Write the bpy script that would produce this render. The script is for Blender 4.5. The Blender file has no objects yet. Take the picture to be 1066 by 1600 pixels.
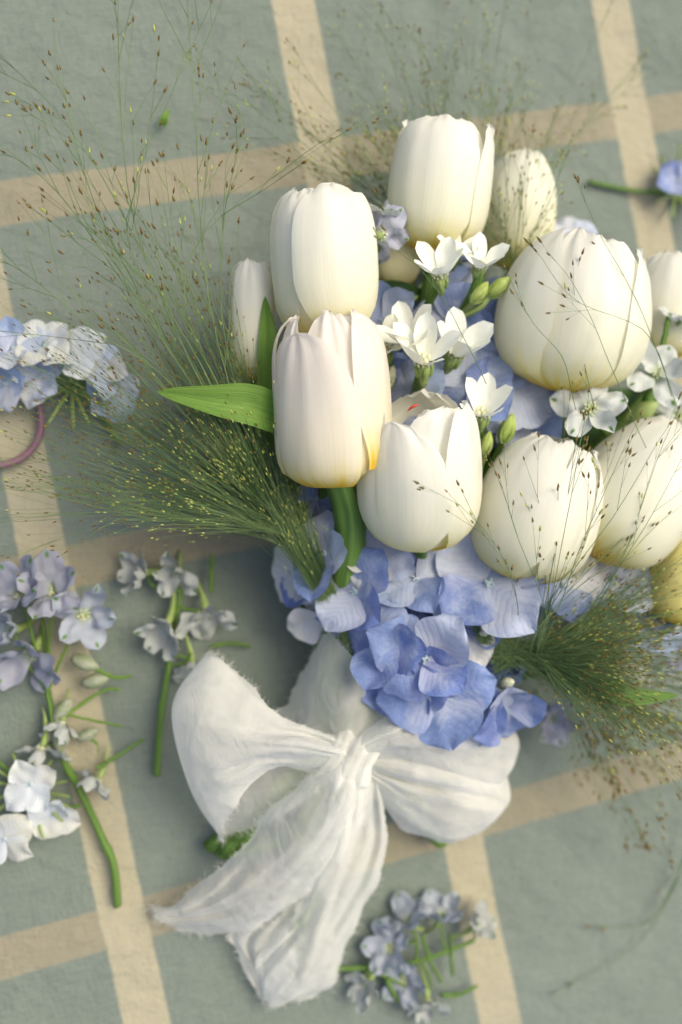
import bpy, math, random
import numpy as np
from mathutils import Vector, Matrix, Euler, noise
D = bpy.data
SC = bpy.context.scene
COL = SC.collection
PI = math.pi
R = math.radians

# ------------------------------------------------------------------ camera, sky, sun
F = 1500.0                      # focal length in photo pixels (photo 1066 x 1600)
P_ = 0.20                       # one check of the tablecloth, metres
rv = np.array([0.0242, -0.2095, -0.2074]); tv = np.array([-1.0045, -0.8158, 2.5764]) * P_
th = np.linalg.norm(rv); k_ = rv / th
K_ = np.array([[0, -k_[2], k_[1]], [k_[2], 0, -k_[0]], [-k_[1], k_[0], 0]])
ROT = np.eye(3) + math.sin(th) * K_ + (1 - math.cos(th)) * K_ @ K_
FL = np.diag([1.0, -1.0, -1.0])
CAM = Vector(FL @ (-ROT.T @ tv))
AX = [Vector(FL @ ROT[i]) for i in range(3)]       # right, down, forward
cam_d = D.cameras.new('camera'); cam = D.objects.new('camera', cam_d); COL.objects.link(cam)
mw = Matrix((AX[0], -AX[1], -AX[2])).transposed().to_4x4(); mw.translation = CAM
cam.matrix_world = mw
cam_d.sensor_fit = 'VERTICAL'; cam_d.sensor_height = 36; cam_d.lens = F / 1600 * 36
cam_d.clip_start = 0.01; cam_d.clip_end = 50
cam_d.dof.use_dof = True; cam_d.dof.focus_distance = 0.452; cam_d.dof.aperture_fstop = 2.7
SC.camera = cam

SUN_EL, SUN_AZ = 60, 66         # degrees; azimuth from +Y (top of picture) towards +X (right)
w = D.worlds.new('World'); SC.world = w; w.use_nodes = True
nt = w.node_tree; bg = nt.nodes['Background']
sky = nt.nodes.new('ShaderNodeTexSky'); sky.sky_type = 'NISHITA'; sky.sun_disc = False
sky.sun_elevation = R(SUN_EL); sky.sun_rotation = R(SUN_AZ); sky.air_density = 1.0; sky.dust_density = 6.0; sky.ozone_density = 0.6
nt.links.new(sky.outputs[0], bg.inputs[0]); bg.inputs[1].default_value = 0.112
sd = D.lights.new('sun', 'SUN'); sd.energy = 0.9; sd.angle = R(36); sd.color = (1.0, 0.95, 0.66)
so = D.objects.new('sun', sd); COL.objects.link(so)
sdir = Vector((math.sin(R(SUN_AZ)) * math.cos(R(SUN_EL)), math.cos(R(SUN_AZ)) * math.cos(R(SUN_EL)), math.sin(R(SUN_EL))))
so.rotation_euler = sdir.to_track_quat('Z', 'Y').to_euler(); so.location = sdir * 3
SC.view_settings.view_transform = 'Standard'; SC.view_settings.look = 'None'
SC.view_settings.exposure = 0.87
SC.cycles.transparent_max_bounces = 24

def at(px, py, z):
    d = AX[0] * ((px - 533) / F) + AX[1] * ((py - 800) / F) + AX[2]
    t = (z - CAM.z) / d.z
    return CAM + d * t
def mpp(z, px=600, py=800):     # metres per photo pixel near a point
    return (at(px, py, z) - CAM).dot(AX[2]) / F

# ------------------------------------------------------------------ helpers
def mesh(name, vs, fs, mat=None, uv=None, smooth=True):
    me = D.meshes.new(name); me.from_pydata([tuple(v) for v in vs], [], fs)
    if uv is not None:
        l = me.uv_layers.new(name='UVMap')
        idx = np.empty(len(me.loops), dtype=np.int32); me.loops.foreach_get('vertex_index', idx)
        l.data.foreach_set('uv', np.asarray(uv, dtype=np.float32)[idx].ravel())
    if smooth: me.polygons.foreach_set('use_smooth', [True] * len(me.polygons))
    if mat: me.materials.append(mat)
    me.update(); return me
def obj(name, me, parent=None, m=None, color=None):
    o = D.objects.new(name, me); COL.objects.link(o)
    if parent: o.parent = parent
    if m is not None: o.matrix_local = m
    if color: o.color = (color[0], color[1], color[2], 1)
    return o
def thing(name, label, cat, loc, group=None):
    o = D.objects.new(name, None); COL.objects.link(o); o.location = loc
    o.empty_display_size = 0.01; o['label'] = label; o['category'] = cat
    if group: o['group'] = group
    return o
def tagm(o, label, cat, group=None):
    o['label'] = label; o['category'] = cat
    if group: o['group'] = group
def grid(nu, nv, fn):
    vs = []; uv = []; fs = []
    for i in range(nu):
        for j in range(nv):
            u = i / (nu - 1); v = j / (nv - 1); vs.append(fn(u, v)); uv.append((v, u))
    for i in range(nu - 1):
        for j in range(nv - 1):
            a = i * nv + j; fs.append((a, a + 1, a + nv + 1, a + nv))
    return vs, fs, uv
def cr(pts, t):                 # Catmull-Rom through a list of Vectors / floats
    n = len(pts) - 1; x = min(max(t, 0), 1) * n; i = min(int(x), n - 1); f = x - i
    p0 = pts[max(i - 1, 0)]; p1 = pts[i]; p2 = pts[i + 1]; p3 = pts[min(i + 2, n)]
    return ((p1 * 2) + (p2 - p0) * f + (p0 * 2 - p1 * 5 + p2 * 4 - p3) * f * f + (p1 * 3 - p0 - p2 * 3 + p3) * f ** 3) * 0.5
def frame_dir(d):
    d = d.normalized(); a = Vector((0, 0, 1)) if abs(d.z) < .9 else Vector((1, 0, 0))
    s = d.cross(a).normalized(); return s, s.cross(d)
class MB:
    def __init__(s): s.v = []; s.f = []; s.uv = []
    def tube(s, pts, r0, r1=None, n=3, cap=False):
        if r1 is None: r1 = r0
        m = len(pts); b = len(s.v); A, B = frame_dir(pts[-1] - pts[0])
        for i, p in enumerate(pts):
            t = i / (m - 1); r = (r0 + (r1 - r0) * t) if not callable(r0) else r0(t)
            for k in range(n):
                a = 2 * PI * k / n; s.v.append(p + (A * math.cos(a) + B * math.sin(a)) * r); s.uv.append((k / n, t))
        for i in range(m - 1):
            for k in range(n):
                k2 = (k + 1) % n
                s.f.append((b + i * n + k, b + i * n + k2, b + (i + 1) * n + k2, b + (i + 1) * n + k))
        if cap:
            s.f.append(tuple(b + (m - 1) * n + k for k in range(n))); s.f.append(tuple(b + k for k in reversed(range(n))))
    def spindle(s, p, d, L, r, n=5):
        A, B = frame_dir(d); d = d.normalized(); b = len(s.v)
        s.v.append(p); s.uv.append((0, 0))
        for t, q in ((.3, 1.0), (.62, .72)):
            for k in range(n):
                a = 2 * PI * k / n; s.v.append(p + d * L * t + (A * math.cos(a) + B * math.sin(a)) * r * q); s.uv.append((k / n, t))
        s.v.append(p + d * L); s.uv.append((0, 1)); e = b + 1 + 2 * n
        for k in range(n):
            k2 = (k + 1) % n
            s.f += [(b, b + 1 + k2, b + 1 + k), (b + 1 + k, b + 1 + k2, b + 1 + n + k2, b + 1 + n + k), (b + 1 + n + k, b + 1 + n + k2, e)]
    def build(s, name, mat, parent=None, origin=None, smooth=True, color=None):
        o0 = origin if origin is not None else Vector((0, 0, 0))
        return obj(name, mesh(name, [v - o0 for v in s.v], s.f, mat, s.uv, smooth), parent, None, color)

# ------------------------------------------------------------------ materials
def newmat(name):
    m = D.materials.new(name); m.use_nodes = True; n = m.node_tree; n.nodes.clear()
    out = n.nodes.new('ShaderNodeOutputMaterial'); return m, n, out
def N(n, t, **kw):
    x = n.nodes.new(t)
    for k, v in kw.items():
        if k.startswith('i_'):
            key = k[2:]; x.inputs[int(key) if key.isdigit() else key.replace('_', ' ')].default_value = v
        else: setattr(x, k, v)
    return x
def ramp(n, fac, stops, interp='LINEAR'):
    r = n.nodes.new('ShaderNodeValToRGB'); r.color_ramp.interpolation = interp
    while len(r.color_ramp.elements) < len(stops): r.color_ramp.elements.new(0.5)
    for e, (p, c) in zip(r.color_ramp.elements, stops):
        e.position = p; e.color = (c[0], c[1], c[2], 1) if len(c) == 3 else c
    n.links.new(fac, r.inputs[0]); return r.outputs[0]
def math_(n, op, a, b=None, clamp=False):
    x = n.nodes.new('ShaderNodeMath'); x.operation = op; x.use_clamp = clamp
    for i, q in enumerate((a, b)):
        if q is None: continue
        if isinstance(q, (int, float)): x.inputs[i].default_value = q
        else: n.links.new(q, x.inputs[i])
    return x.outputs[0]
def mixc(n, fac, a, b, mode='MIX'):
    x = n.nodes.new('ShaderNodeMix'); x.data_type = 'RGBA'; x.blend_type = mode
    for s, q in ((x.inputs[0], fac), (x.inputs[6], a), (x.inputs[7], b)):
        if isinstance(q, (int, float)): s.default_value = q
        elif isinstance(q, (tuple, list)): s.default_value = (q[0], q[1], q[2], 1)
        else: n.links.new(q, s)
    return x.outputs[2]
def noise_(n, vec, scale, detail=2, rough=.5, dist=0):
    x = N(n, 'ShaderNodeTexNoise'); x.inputs['Scale'].default_value = scale; x.inputs['Detail'].default_value = detail
    x.inputs['Roughness'].default_value = rough; x.inputs['Distortion'].default_value = dist
    if vec is not None: n.links.new(vec, x.inputs['Vector'])
    return x.outputs[0]
def mapping(n, vec, scale):
    x = N(n, 'ShaderNodeMapping'); x.inputs['Scale'].default_value = scale; n.links.new(vec, x.inputs[0]); return x.outputs[0]
def bump(n, h, strength, dist):
    b = N(n, 'ShaderNodeBump'); b.inputs['Strength'].default_value = strength; b.inputs['Distance'].default_value = dist
    n.links.new(h, b.inputs['Height']); return b.outputs[0]
def thin(n, out, col, nrm=None, trans=.3, rough=.5, spec=.3, alpha=None, tcol=None):
    p = N(n, 'ShaderNodeBsdfPrincipled'); p.inputs['Roughness'].default_value = rough; p.inputs['Specular IOR Level'].default_value = spec
    n.links.new(col, p.inputs['Base Color'])
    t = N(n, 'ShaderNodeBsdfTranslucent'); n.links.new(tcol or col, t.inputs[0])
    if nrm: n.links.new(nrm, p.inputs['Normal']); n.links.new(nrm, t.inputs['Normal'])
    mx = N(n, 'ShaderNodeMixShader'); mx.inputs[0].default_value = trans
    n.links.new(p.outputs[0], mx.inputs[1]); n.links.new(t.outputs[0], mx.inputs[2]); last = mx.outputs[0]
    if alpha is not None:
        tr = N(n, 'ShaderNodeBsdfTransparent'); m2 = N(n, 'ShaderNodeMixShader')
        if isinstance(alpha, float): m2.inputs[0].default_value = alpha
        else: n.links.new(alpha, m2.inputs[0])
        n.links.new(tr.outputs[0], m2.inputs[1]); n.links.new(last, m2.inputs[2]); last = m2.outputs[0]
    n.links.new(last, out.inputs[0])
def oinfo(n): return n.nodes.new('ShaderNodeObjectInfo')
def tc(n): return n.nodes.new('ShaderNodeTexCoord')

def m_tulip():
    m, n, out = newmat('tulip_petal'); t = tc(n); oi = oinfo(n)
    sep = N(n, 'ShaderNodeSeparateXYZ'); n.links.new(t.outputs['UV'], sep.inputs[0])
    off = N(n, 'ShaderNodeVectorMath', operation='ADD'); n.links.new(t.outputs['UV'], off.inputs[0]); n.links.new(oi.outputs['Random'], off.inputs[1])
    st = noise_(n, mapping(n, off.outputs[0], (42, 1.6, 1)), 1.0, 4, .6)
    st2 = noise_(n, mapping(n, off.outputs[0], (14, 1.0, 1)), 1.0, 2, .5)
    u = math_(n, 'ADD', sep.outputs[1], math_(n, 'MULTIPLY', math_(n, 'SUBTRACT', st2, .5), .14))
    c = ramp(n, u, [(0.0, (.80, .54, .03)), (.04, (.85, .68, .10)), (.10, (.88, .83, .45)), (.19, (.90, .885, .70)), (.45, (.90, .895, .80)), (1, (.91, .90, .85))])
    c = mixc(n, 1.0, c, oi.outputs['Color'], 'MULTIPLY')
    c = mixc(n, math_(n, 'MULTIPLY', ramp(n, st, [(.35, (0, 0, 0)), (.7, (1, 1, 1))]), .10), c, (.78, .76, .60))
    big = noise_(n, off.outputs[0], 3.0, 3, .6)
    c = mixc(n, math_(n, 'MULTIPLY', ramp(n, big, [(.5, (0, 0, 0)), (.75, (1, 1, 1))]), .14), c, (.80, .70, .62))
    nb = bump(n, math_(n, 'ADD', st, math_(n, 'MULTIPLY', big, 1.5)), .16, .001)
    thin(n, out, c, nb, .42, .42, .35); return m
def m_bluepetal():
    m, n, out = newmat('hydrangea_petal'); t = tc(n); oi = oinfo(n)
    sep = N(n, 'ShaderNodeSeparateXYZ'); n.links.new(t.outputs['UV'], sep.inputs[0])
    off = N(n, 'ShaderNodeVectorMath', operation='ADD'); n.links.new(t.outputs['UV'], off.inputs[0])
    sc_ = math_(n, 'MULTIPLY', oi.outputs['Random'], 17.0); n.links.new(sc_, off.inputs[1])
    big = noise_(n, off.outputs[0], 2.2, 3, .6)
    # pinnate veins: v-shaped lines leaving the midline
    av = math_(n, 'ABSOLUTE', math_(n, 'SUBTRACT', sep.outputs[0], .5))
    ph = math_(n, 'ADD', math_(n, 'SUBTRACT', math_(n, 'MULTIPLY', sep.outputs[1], 46.0), math_(n, 'MULTIPLY', av, 40.0)), math_(n, 'MULTIPLY', big, 14.0))
    vein = math_(n, 'POWER', math_(n, 'ABSOLUTE', math_(n, 'SINE', math_(n, 'MULTIPLY', ph, .5))), .35)
    fine = noise_(n, off.outputs[0], 26, 3, .7)
    white = ramp(n, math_(n, 'ADD', big, math_(n, 'MULTIPLY', math_(n, 'SUBTRACT', .55, sep.outputs[1]), .42)), [(.46, (0, 0, 0)), (.72, (1, 1, 1))])
    c = mixc(n, math_(n, 'MULTIPLY', white, .55), oi.outputs['Color'], (.62, .66, .74))
    big2 = noise_(n, off.outputs[0], 1.3, 1, .5)
    c = mixc(n, math_(n, 'MULTIPLY', ramp(n, big2, [(.5, (0, 0, 0)), (.7, (1, 1, 1))]), .16), c, (.29, .26, .56))
    c = mixc(n, math_(n, 'MULTIPLY', math_(n, 'SUBTRACT', 1.0, vein), .28), c, (.17, .21, .42))
    c = mixc(n, math_(n, 'MULTIPLY', math_(n, 'SUBTRACT', fine, .35, True), .35), c, (.80, .82, .88))
    spot = ramp(n, noise_(n, off.outputs[0], 7, 1, .5), [(.80, (0, 0, 0)), (.84, (1, 1, 1))])
    c = mixc(n, math_(n, 'MULTIPLY', spot, .5), c, (.30, .22, .30))
    nb = bump(n, math_(n, 'ADD', vein, math_(n, 'MULTIPLY', big, 2.0)), .25, .0008)
    thin(n, out, c, nb, .26, .5, .3); return m
def m_white(name, col, tip=None, trans=.22, vein=True):
    m, n, out = newmat(name); t = tc(n); oi = oinfo(n)
    sep = N(n, 'ShaderNodeSeparateXYZ'); n.links.new(t.outputs['UV'], sep.inputs[0])
    off = N(n, 'ShaderNodeVectorMath', operation='ADD'); n.links.new(t.outputs['UV'], off.inputs[0]); n.links.new(oi.outputs['Random'], off.inputs[1])
    st = noise_(n, mapping(n, off.outputs[0], (16, 2, 1)), 1.0, 3, .6)
    c = mixc(n, 1.0, col, oi.outputs['Color'], 'MULTIPLY')
    c = mixc(n, math_(n, 'MULTIPLY', st, .22 if vein else .1), c, (.45, .47, .44))
    if tip:
        # coloured spot close to the petal's end
        dx = math_(n, 'MULTIPLY', math_(n, 'SUBTRACT', sep.outputs[0], .5), 1.0); dy = math_(n, 'SUBTRACT', sep.outputs[1], .88)
        d = math_(n, 'SQRT', math_(n, 'ADD', math_(n, 'MULTIPLY', dx, dx), math_(n, 'MULTIPLY', dy, dy)))
        c = mixc(n, ramp(n, d, [(.05, (1, 1, 1)), (.13, (0, 0, 0))]), c, tip)
        c = mixc(n, ramp(n, sep.outputs[1], [(.0, (.8, .8, .8)), (.25, (0, 0, 0))]), c, (.35, .45, .18))
    nb = bump(n, st, .3, .0006)
    thin(n, out, c, nb, trans, .5, .3); return m
def m_green(name, a, b, trans=.2, rough=.45, stretch=(30, 1.5, 1)):
    m, n, out = newmat(name); t = tc(n); oi = oinfo(n)
    off = N(n, 'ShaderNodeVectorMath', operation='ADD'); n.links.new(t.outputs['UV'], off.inputs[0]); n.links.new(oi.outputs['Random'], off.inputs[1])
    st = noise_(n, mapping(n, off.outputs[0], stretch), 1.0, 4, .65)
    big = noise_(n, off.outputs[0], 3, 3, .6)
    c = mixc(n, ramp(n, math_(n, 'ADD', math_(n, 'MULTIPLY', st, .6), math_(n, 'MULTIPLY', big, .4)), [(.40, (0, 0, 0)), (.60, (1, 1, 1))]), a, b)
    nb = bump(n, st, .6, .001)
    thin(n, out, c, nb, trans, rough, .35); return m
def m_grain(name, a, b, scale=900):
    m, n, out = newmat(name); g = N(n, 'ShaderNodeNewGeometry')
    c = mixc(n, ramp(n, noise_(n, g.outputs['Position'], scale, 1), [(.3, (0, 0, 0)), (.7, (1, 1, 1))]), a, b)
    thin(n, out, c, None, .15, .6, .2); return m
def m_chiffon():
    m, n, out = newmat('chiffon'); t = tc(n)
    uv = t.outputs['UV']
    wv = noise_(n, mapping(n, t.outputs['Object'], (1500, 260, 900)), 1.0, 2, .6); wh = noise_(n, mapping(n, t.outputs['Object'], (260, 1500, 900)), 1.0, 2, .6)
    weave = math_(n, 'ADD', wv, wh)
    crn = noise_(n, mapping(n, t.outputs['Object'], (70, 55, 60)), 1.0, 4, .6, 1.2)
    c = mixc(n, ramp(n, crn, [(.3, (0, 0, 0)), (.75, (1, 1, 1))]), (.87, .87, .81), (.90, .90, .87))
    lw = N(n, 'ShaderNodeLayerWeight'); lw.inputs[0].default_value = .45
    a = math_(n, 'ADD', .42, math_(n, 'MULTIPLY', lw.outputs['Facing'], .55), True)
    a = math_(n, 'SUBTRACT', a, math_(n, 'MULTIPLY', math_(n, 'SUBTRACT', crn, .5), .25), True)
    hb = math_(n, 'ADD', math_(n, 'MULTIPLY', weave, .08), math_(n, 'MULTIPLY', crn, 1.2))
    thin(n, out, c, bump(n, hb, .7, .0020), .34, .7, .15, a); return m
def m_cloth():
    m, n, out = newmat('checked_cloth'); t = tc(n)
    p = t.outputs['Object']
    wob = noise_(n, p, 9, 3, .6); wob2 = noise_(n, p, 160, 2, .6)
    sep = N(n, 'ShaderNodeSeparateXYZ'); n.links.new(p, sep.inputs[0])
    def stripe(o, half, q):
        x = math_(n, 'ADD', math_(n, 'DIVIDE', o, P_), .5)
        x = math_(n, 'ADD', x, math_(n, 'MULTIPLY', math_(n, 'SUBTRACT', wob, .5), .02 * q))
        x = math_(n, 'ADD', x, math_(n, 'MULTIPLY', math_(n, 'SUBTRACT', wob2, .5), .008))
        f = math_(n, 'ABSOLUTE', math_(n, 'SUBTRACT', math_(n, 'FRACT', x), .5))
        return ramp(n, f, [(half - .003, (1, 1, 1)), (half + .003, (0, 0, 0))])
    sv = stripe(sep.outputs[0], .0625, 1); sh = stripe(sep.outputs[1], .058, 1)
    big = noise_(n, p, 5, 3, .6); fib = noise_(n, p, 420, 3, .7)
    field = mixc(n, ramp(n, big, [(.3, (0, 0, 0)), (.7, (1, 1, 1))]), (.140, .172, .142), (.166, .200, .172))
    c = mixc(n, sh, field, (.25, .228, .158))
    c = mixc(n, sv, c, (.36, .33, .228))
    wx = noise_(n, mapping(n, p, (900, 90, 1)), 1.0, 2, .6); wy = noise_(n, mapping(n, p, (90, 900, 1)), 1.0, 2, .6)
    wev = math_(n, 'MULTIPLY', math_(n, 'ADD', wx, wy), .5)
    c = mixc(n, math_(n, 'MULTIPLY', math_(n, 'SUBTRACT', wev, .35, True), .7), c, mixc(n, .35, c, (.62, .64, .58)))
    c = mixc(n, math_(n, 'MULTIPLY', ramp(n, fib, [(.5, (0, 0, 0)), (.8, (1, 1, 1))]), .25), c, mixc(n, .6, c, (.10, .11, .09)))
    crk = noise_(n, mapping(n, p, (60, 90, 60)), 1.0, 4, .55, .5)
    crk2 = noise_(n, mapping(n, p, (130, 200, 130)), 1.0, 3, .6, 1.0)
    h = math_(n, 'ADD', math_(n, 'ADD', crk, math_(n, 'MULTIPLY', crk2, .45)), math_(n, 'MULTIPLY', wev, .35))
    pr = N(n, 'ShaderNodeBsdfPrincipled'); pr.inputs['Roughness'].default_value = .9; pr.inputs['Specular IOR Level'].default_value = .15
    n.links.new(c, pr.inputs['Base Color']); n.links.new(bump(n, h, .9, .0026), pr.inputs['Normal'])
    n.links.new(pr.outputs[0], out.inputs[0]); return m
def m_plain(name, col, rough=.5, col2=None, scale=60):
    m, n, out = newmat(name); t = tc(n)
    pr = N(n, 'ShaderNodeBsdfPrincipled'); pr.inputs['Roughness'].default_value = rough
    c = mixc(n, ramp(n, noise_(n, t.outputs['Object'], scale, 3), [(.4, (0, 0, 0)), (.6, (1, 1, 1))]), col, col2 or [q * .75 for q in col])
    n.links.new(c, pr.inputs['Base Color']); n.links.new(pr.outputs[0], out.inputs[0]); return m
M = dict(
    tulip=m_tulip(), blue=m_bluepetal(), chiffon=m_chiffon(), cloth=m_cloth(),
    star=m_white('star_petal', (.88, .89, .80), None, .18, False),
    larkspur=m_white('larkspur_petal', (.54, .56, .58), (.10, .22, .04), .25),
    stem=m_green('stem_green', (.06, .13, .02), (.15, .27, .05), .08),
    leaf=m_green('leaf_green', (.13, .27, .035), (.21, .36, .06), .3),
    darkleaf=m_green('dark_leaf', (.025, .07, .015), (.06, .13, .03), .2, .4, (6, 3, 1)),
    palegreen=m_green('pale_green', (.26, .38, .10), (.42, .52, .20), .2, .5, (12, 2, 1)),
    grass=m_grain('grass_green', (.085, .155, .055), (.19, .28, .115), 30),
    seedbrown=m_grain('seed_brown', (.10, .06, .02), (.26, .20, .06)),
    seedgreen=m_grain('seed_yellow_green', (.30, .36, .07), (.55, .56, .17)),
    budgreen=m_green('bud_green', (.30, .42, .07), (.52, .60, .20), .2, .5, (10, 2, 1)),
    silver=m_green('silvery_bud', (.22, .27, .13), (.40, .42, .32), .2, .6, (8, 2, 1)),
    cream=m_plain('cream_crown', (.78, .78, .58), .5, (.6, .62, .38), 900),
    eye=m_plain('floret_eye', (.30, .42, .50), .5, (.5, .58, .55), 900),
    red=m_plain('red_streak', (.62, .06, .03), .5),
    yellow=m_plain('pollen_yellow', (.65, .55, .12), .6),
    ring=m_plain('purple_plastic', (.12, .075, .12), .45, (.20, .09, .13), 30),
    fray=m_white('fray_thread', (.85, .85, .80), None, .3, False),
)

# ------------------------------------------------------------------ tablecloth
def cloth_z(x, y):
    p = Vector((x, y, 0))
    return .0022 * noise.noise(p * 11) + .0016 * noise.noise(p * 26 + Vector((3, 1, 0))) + .0007 * noise.noise(Vector((x * 70, y * 95, 2)))
x0, x1, y0, y1 = -.10, .52, -.66, .16
vs, fs, uv = grid(300, 240, lambda u, v: Vector((x0 + (x1 - x0) * v, y1 + (y0 - y1) * u, 0)))
for v in vs: v.z = cloth_z(v.x, v.y) - .001
b = len(vs); n_ = 240
# flat skirt running on past the frame
ring_ = [(0, 0), (0, 239), (299, 239), (299, 0)]
cx_, cy_ = (x0 + x1) / 2, (y0 + y1) / 2
border = [i for i in range(240)] + [i * 240 + 239 for i in range(1, 300)] + [299 * 240 + i for i in range(238, -1, -1)] + [i * 240 for i in range(298, 0, -1)]
for i in border:
    v = vs[i]; vs.append(Vector((cx_ + (v.x - cx_) * 3.2, cy_ + (v.y - cy_) * 3.2, -.001))); uv.append((0, 0))
for k in range(len(border)):
    k2 = (k + 1) % len(border); fs.append((border[k], b + k, b + k2, border[k2]))
cl = obj('tablecloth', mesh('tablecloth', vs, fs, M['cloth'], uv))
tagm(cl, 'sage grey tablecloth with wide cream and beige check stripes under everything', 'tablecloth')

# ------------------------------------------------------------------ tulips
PROF = {
    'egg': [.16, .62, .86, .97, 1.0, .985, .93, .83, .69, .50, .28],
    'barrel': [.18, .66, .88, .97, 1.0, 1.0, .99, .95, .88, .74, .50],
    'open': [.16, .60, .84, .96, 1.0, .99, .96, .92, .87, .80, .74],
    'flare': [.60, .86, .96, 1.0, 1.0, .985, .96, .91, .83, .69, .48],
    'full': [.20, .70, .91, .99, 1.0, .99, .955, .89, .79, .64, .44],
    'wide': [.34, .84, .97, 1.0, .99, .98, .96, .92, .84, .70, .48],
}
HPROF = [0, .065, .165, .28, .405, .53, .655, .77, .87, .95, 1.0]
TIE = at(548, 1150, .034)
def sstep(a, b, x):
    x = min(max((x - a) / (b - a), 0), 1); return x * x * (3 - 2 * x)
def petal_mesh(H, Rm, prof, phi, wmax, org, S, Nn, W, off=0., spiral=.03, flare=0., curl=0., tip=2.4, lo=0., hi=1., basew=.72, seed=0, droop=0., notch=.02):
    rnd = random.Random(seed); o1 = Vector((rnd.random() * 50, rnd.random() * 50, 0))
    pr = PROF[prof]
    def fn(u, vv):
        v = vv * 2 - 1
        u = 1 - (1 - u) ** 1.45
        g = 1 - max(0, (u - .35) / .65) ** (tip * 1.25); g = max(g, 0) ** .46
        g *= basew + (1 - basew) * sstep(0, .42, u)
        ph = phi + v * wmax * g
        t = lo + (hi - lo) * u
        nz = noise.noise(o1 + Vector((v * 1.6, u * 2.2, 0))); nz2 = noise.noise(o1 + Vector((v * 5, u * 2.5, 7)))
        rr = Rm * cr(pr, t if t < 1 else 1) * (1 + off + spiral * v + .035 * nz + .012 * nz2)
        rr += Rm * .020 * noise.noise(o1 + Vector((v * 5.0, u * 1.1, 13))) * sstep(.05, .5, u)
        rr -= Rm * .035 * math.exp(-(v / .16) ** 2) * sstep(.25, .8, u) * .7       # groove over the midrib
        rr += Rm * flare * sstep(.6, 1, u) * (.4 + .6 * v * v) + Rm * curl * sstep(.88, 1, u)
        rr += Rm * .05 * noise.noise(o1 + Vector((v * 3.5, 3, u * 2))) * sstep(.55, 1, u)
        h = H * (cr(HPROF, t) + notch * noise.noise(o1 + Vector((ph * 5, 9, 0))) * sstep(.7, 1, u) * 2.2) - droop * H * (1 - u) ** 2
        h -= H * .03 * (1 - abs(v)) * 0
        return org + S * (math.sin(ph) * rr) + Nn * (math.cos(ph) * rr) + W * h
    return grid(24, 21, fn)
def tulip(label, B, T, width, prof='egg', petals=None, zb=.07, zt=.085, stem=None, stem_r=.0045, tint=(1, 1, 1), seed=1, inner=True, inhi=.97, stemend=None, leaves=(), extra=None):
    rnd = random.Random(seed)
    Pb = at(B[0], B[1], zb); Pt = at(T[0], T[1], zt)
    W = (Pt - Pb); H = W.length; W.normalize()
    c = (CAM - Pb).normalized(); Nn = (c - W * c.dot(W)).normalized(); S = W.cross(Nn)
    Rm = width / 2 * mpp((zb + zt) / 2, (B[0] + T[0]) / 2, (B[1] + T[1]) / 2)
    t = thing('tulip', label, 'tulip', Pb, 'white tulips in the bouquet')
    org = Vector((0, 0, 0))
    if petals is None:
        p0 = rnd.uniform(-25, 25)
        petals = [dict(phi=p0), dict(phi=p0 + 120), dict(phi=p0 - 120)]
    specs = []
    for i, q in enumerate(petals):
        d = dict(wmax=R(66), off=.0, spiral=.035); d.update(q); d['phi'] = R(d['phi']); 
        if 'w' in d: d['wmax'] = R(d.pop('w'))
        specs.append(d)
    if inner:
        p0 = petals[0]['phi'] + 62
        for k in range(3):
            specs.append(dict(phi=R(p0 + 120 * k + rnd.uniform(-8, 8)), wmax=R(58), off=-.085, spiral=.03, hi=inhi + rnd.uniform(-.02, .03)))
    for i, d in enumerate(specs):
        d.setdefault('seed', seed * 10 + i)
        vs, fs, uv = petal_mesh(H, Rm, d.pop('prof', prof), d.pop('phi'), d.pop('wmax'), org, S, Nn, W, **d)
        obj('petal', mesh('petal', vs, fs, M['tulip'], uv), t, None, tint)
    # pistil with six stamens inside the cup
    mb = MB(); mb.tube([W * (H * q) for q in (.02, .2, .38)], Rm * .14, Rm * .10, 8, True)
    mb.build('pistil', M['palegreen'], t)
    ms = MB()
    for k in range(6):
        a = k * PI / 3; dd = (S * math.sin(a) + Nn * math.cos(a))
        ms.tube([dd * Rm * .2 + W * H * .05, dd * Rm * .35 + W * H * .4], Rm * .03, None, 4, True)
        ms.spindle(dd * Rm * .35 + W * H * .36, W + dd * .2, H * .16, Rm * .06)
    so_ = ms.build('stamens', M['yellow'], t); so_['kind'] = 'stuff'
    # stem from the head, through the tie, to a cut end below the ribbon
    a = stem or (B[0], B[1] + 40, zb - .01)
    pa = at(*a) if not isinstance(a, Vector) else a
    e = at(*(stemend or (420, 1300, .012)))
    jit = Vector((rnd.uniform(-.012, .012), rnd.uniform(-.006, .006), rnd.uniform(-.012, .010)))
    tie = TIE + jit
    pts = [Pb + W * H * .05, pa, (pa * .5 + tie * .5) + Vector((0, 0, -.004)), tie, (tie + e) * .5 + Vector((0, 0, -.003)), e]
    cur = [cr(pts, i / 22) - Pb for i in range(23)]
    mb = MB(); mb.tube(cur, stem_r, stem_r * .92, 12, True); mb.build('stem', M['stem'], t)
    for lf in leaves: leaf_blade(t, Pb, *lf)
    if extra: extra(t, Pb, S, Nn, W, H, Rm)
    return t
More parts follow.
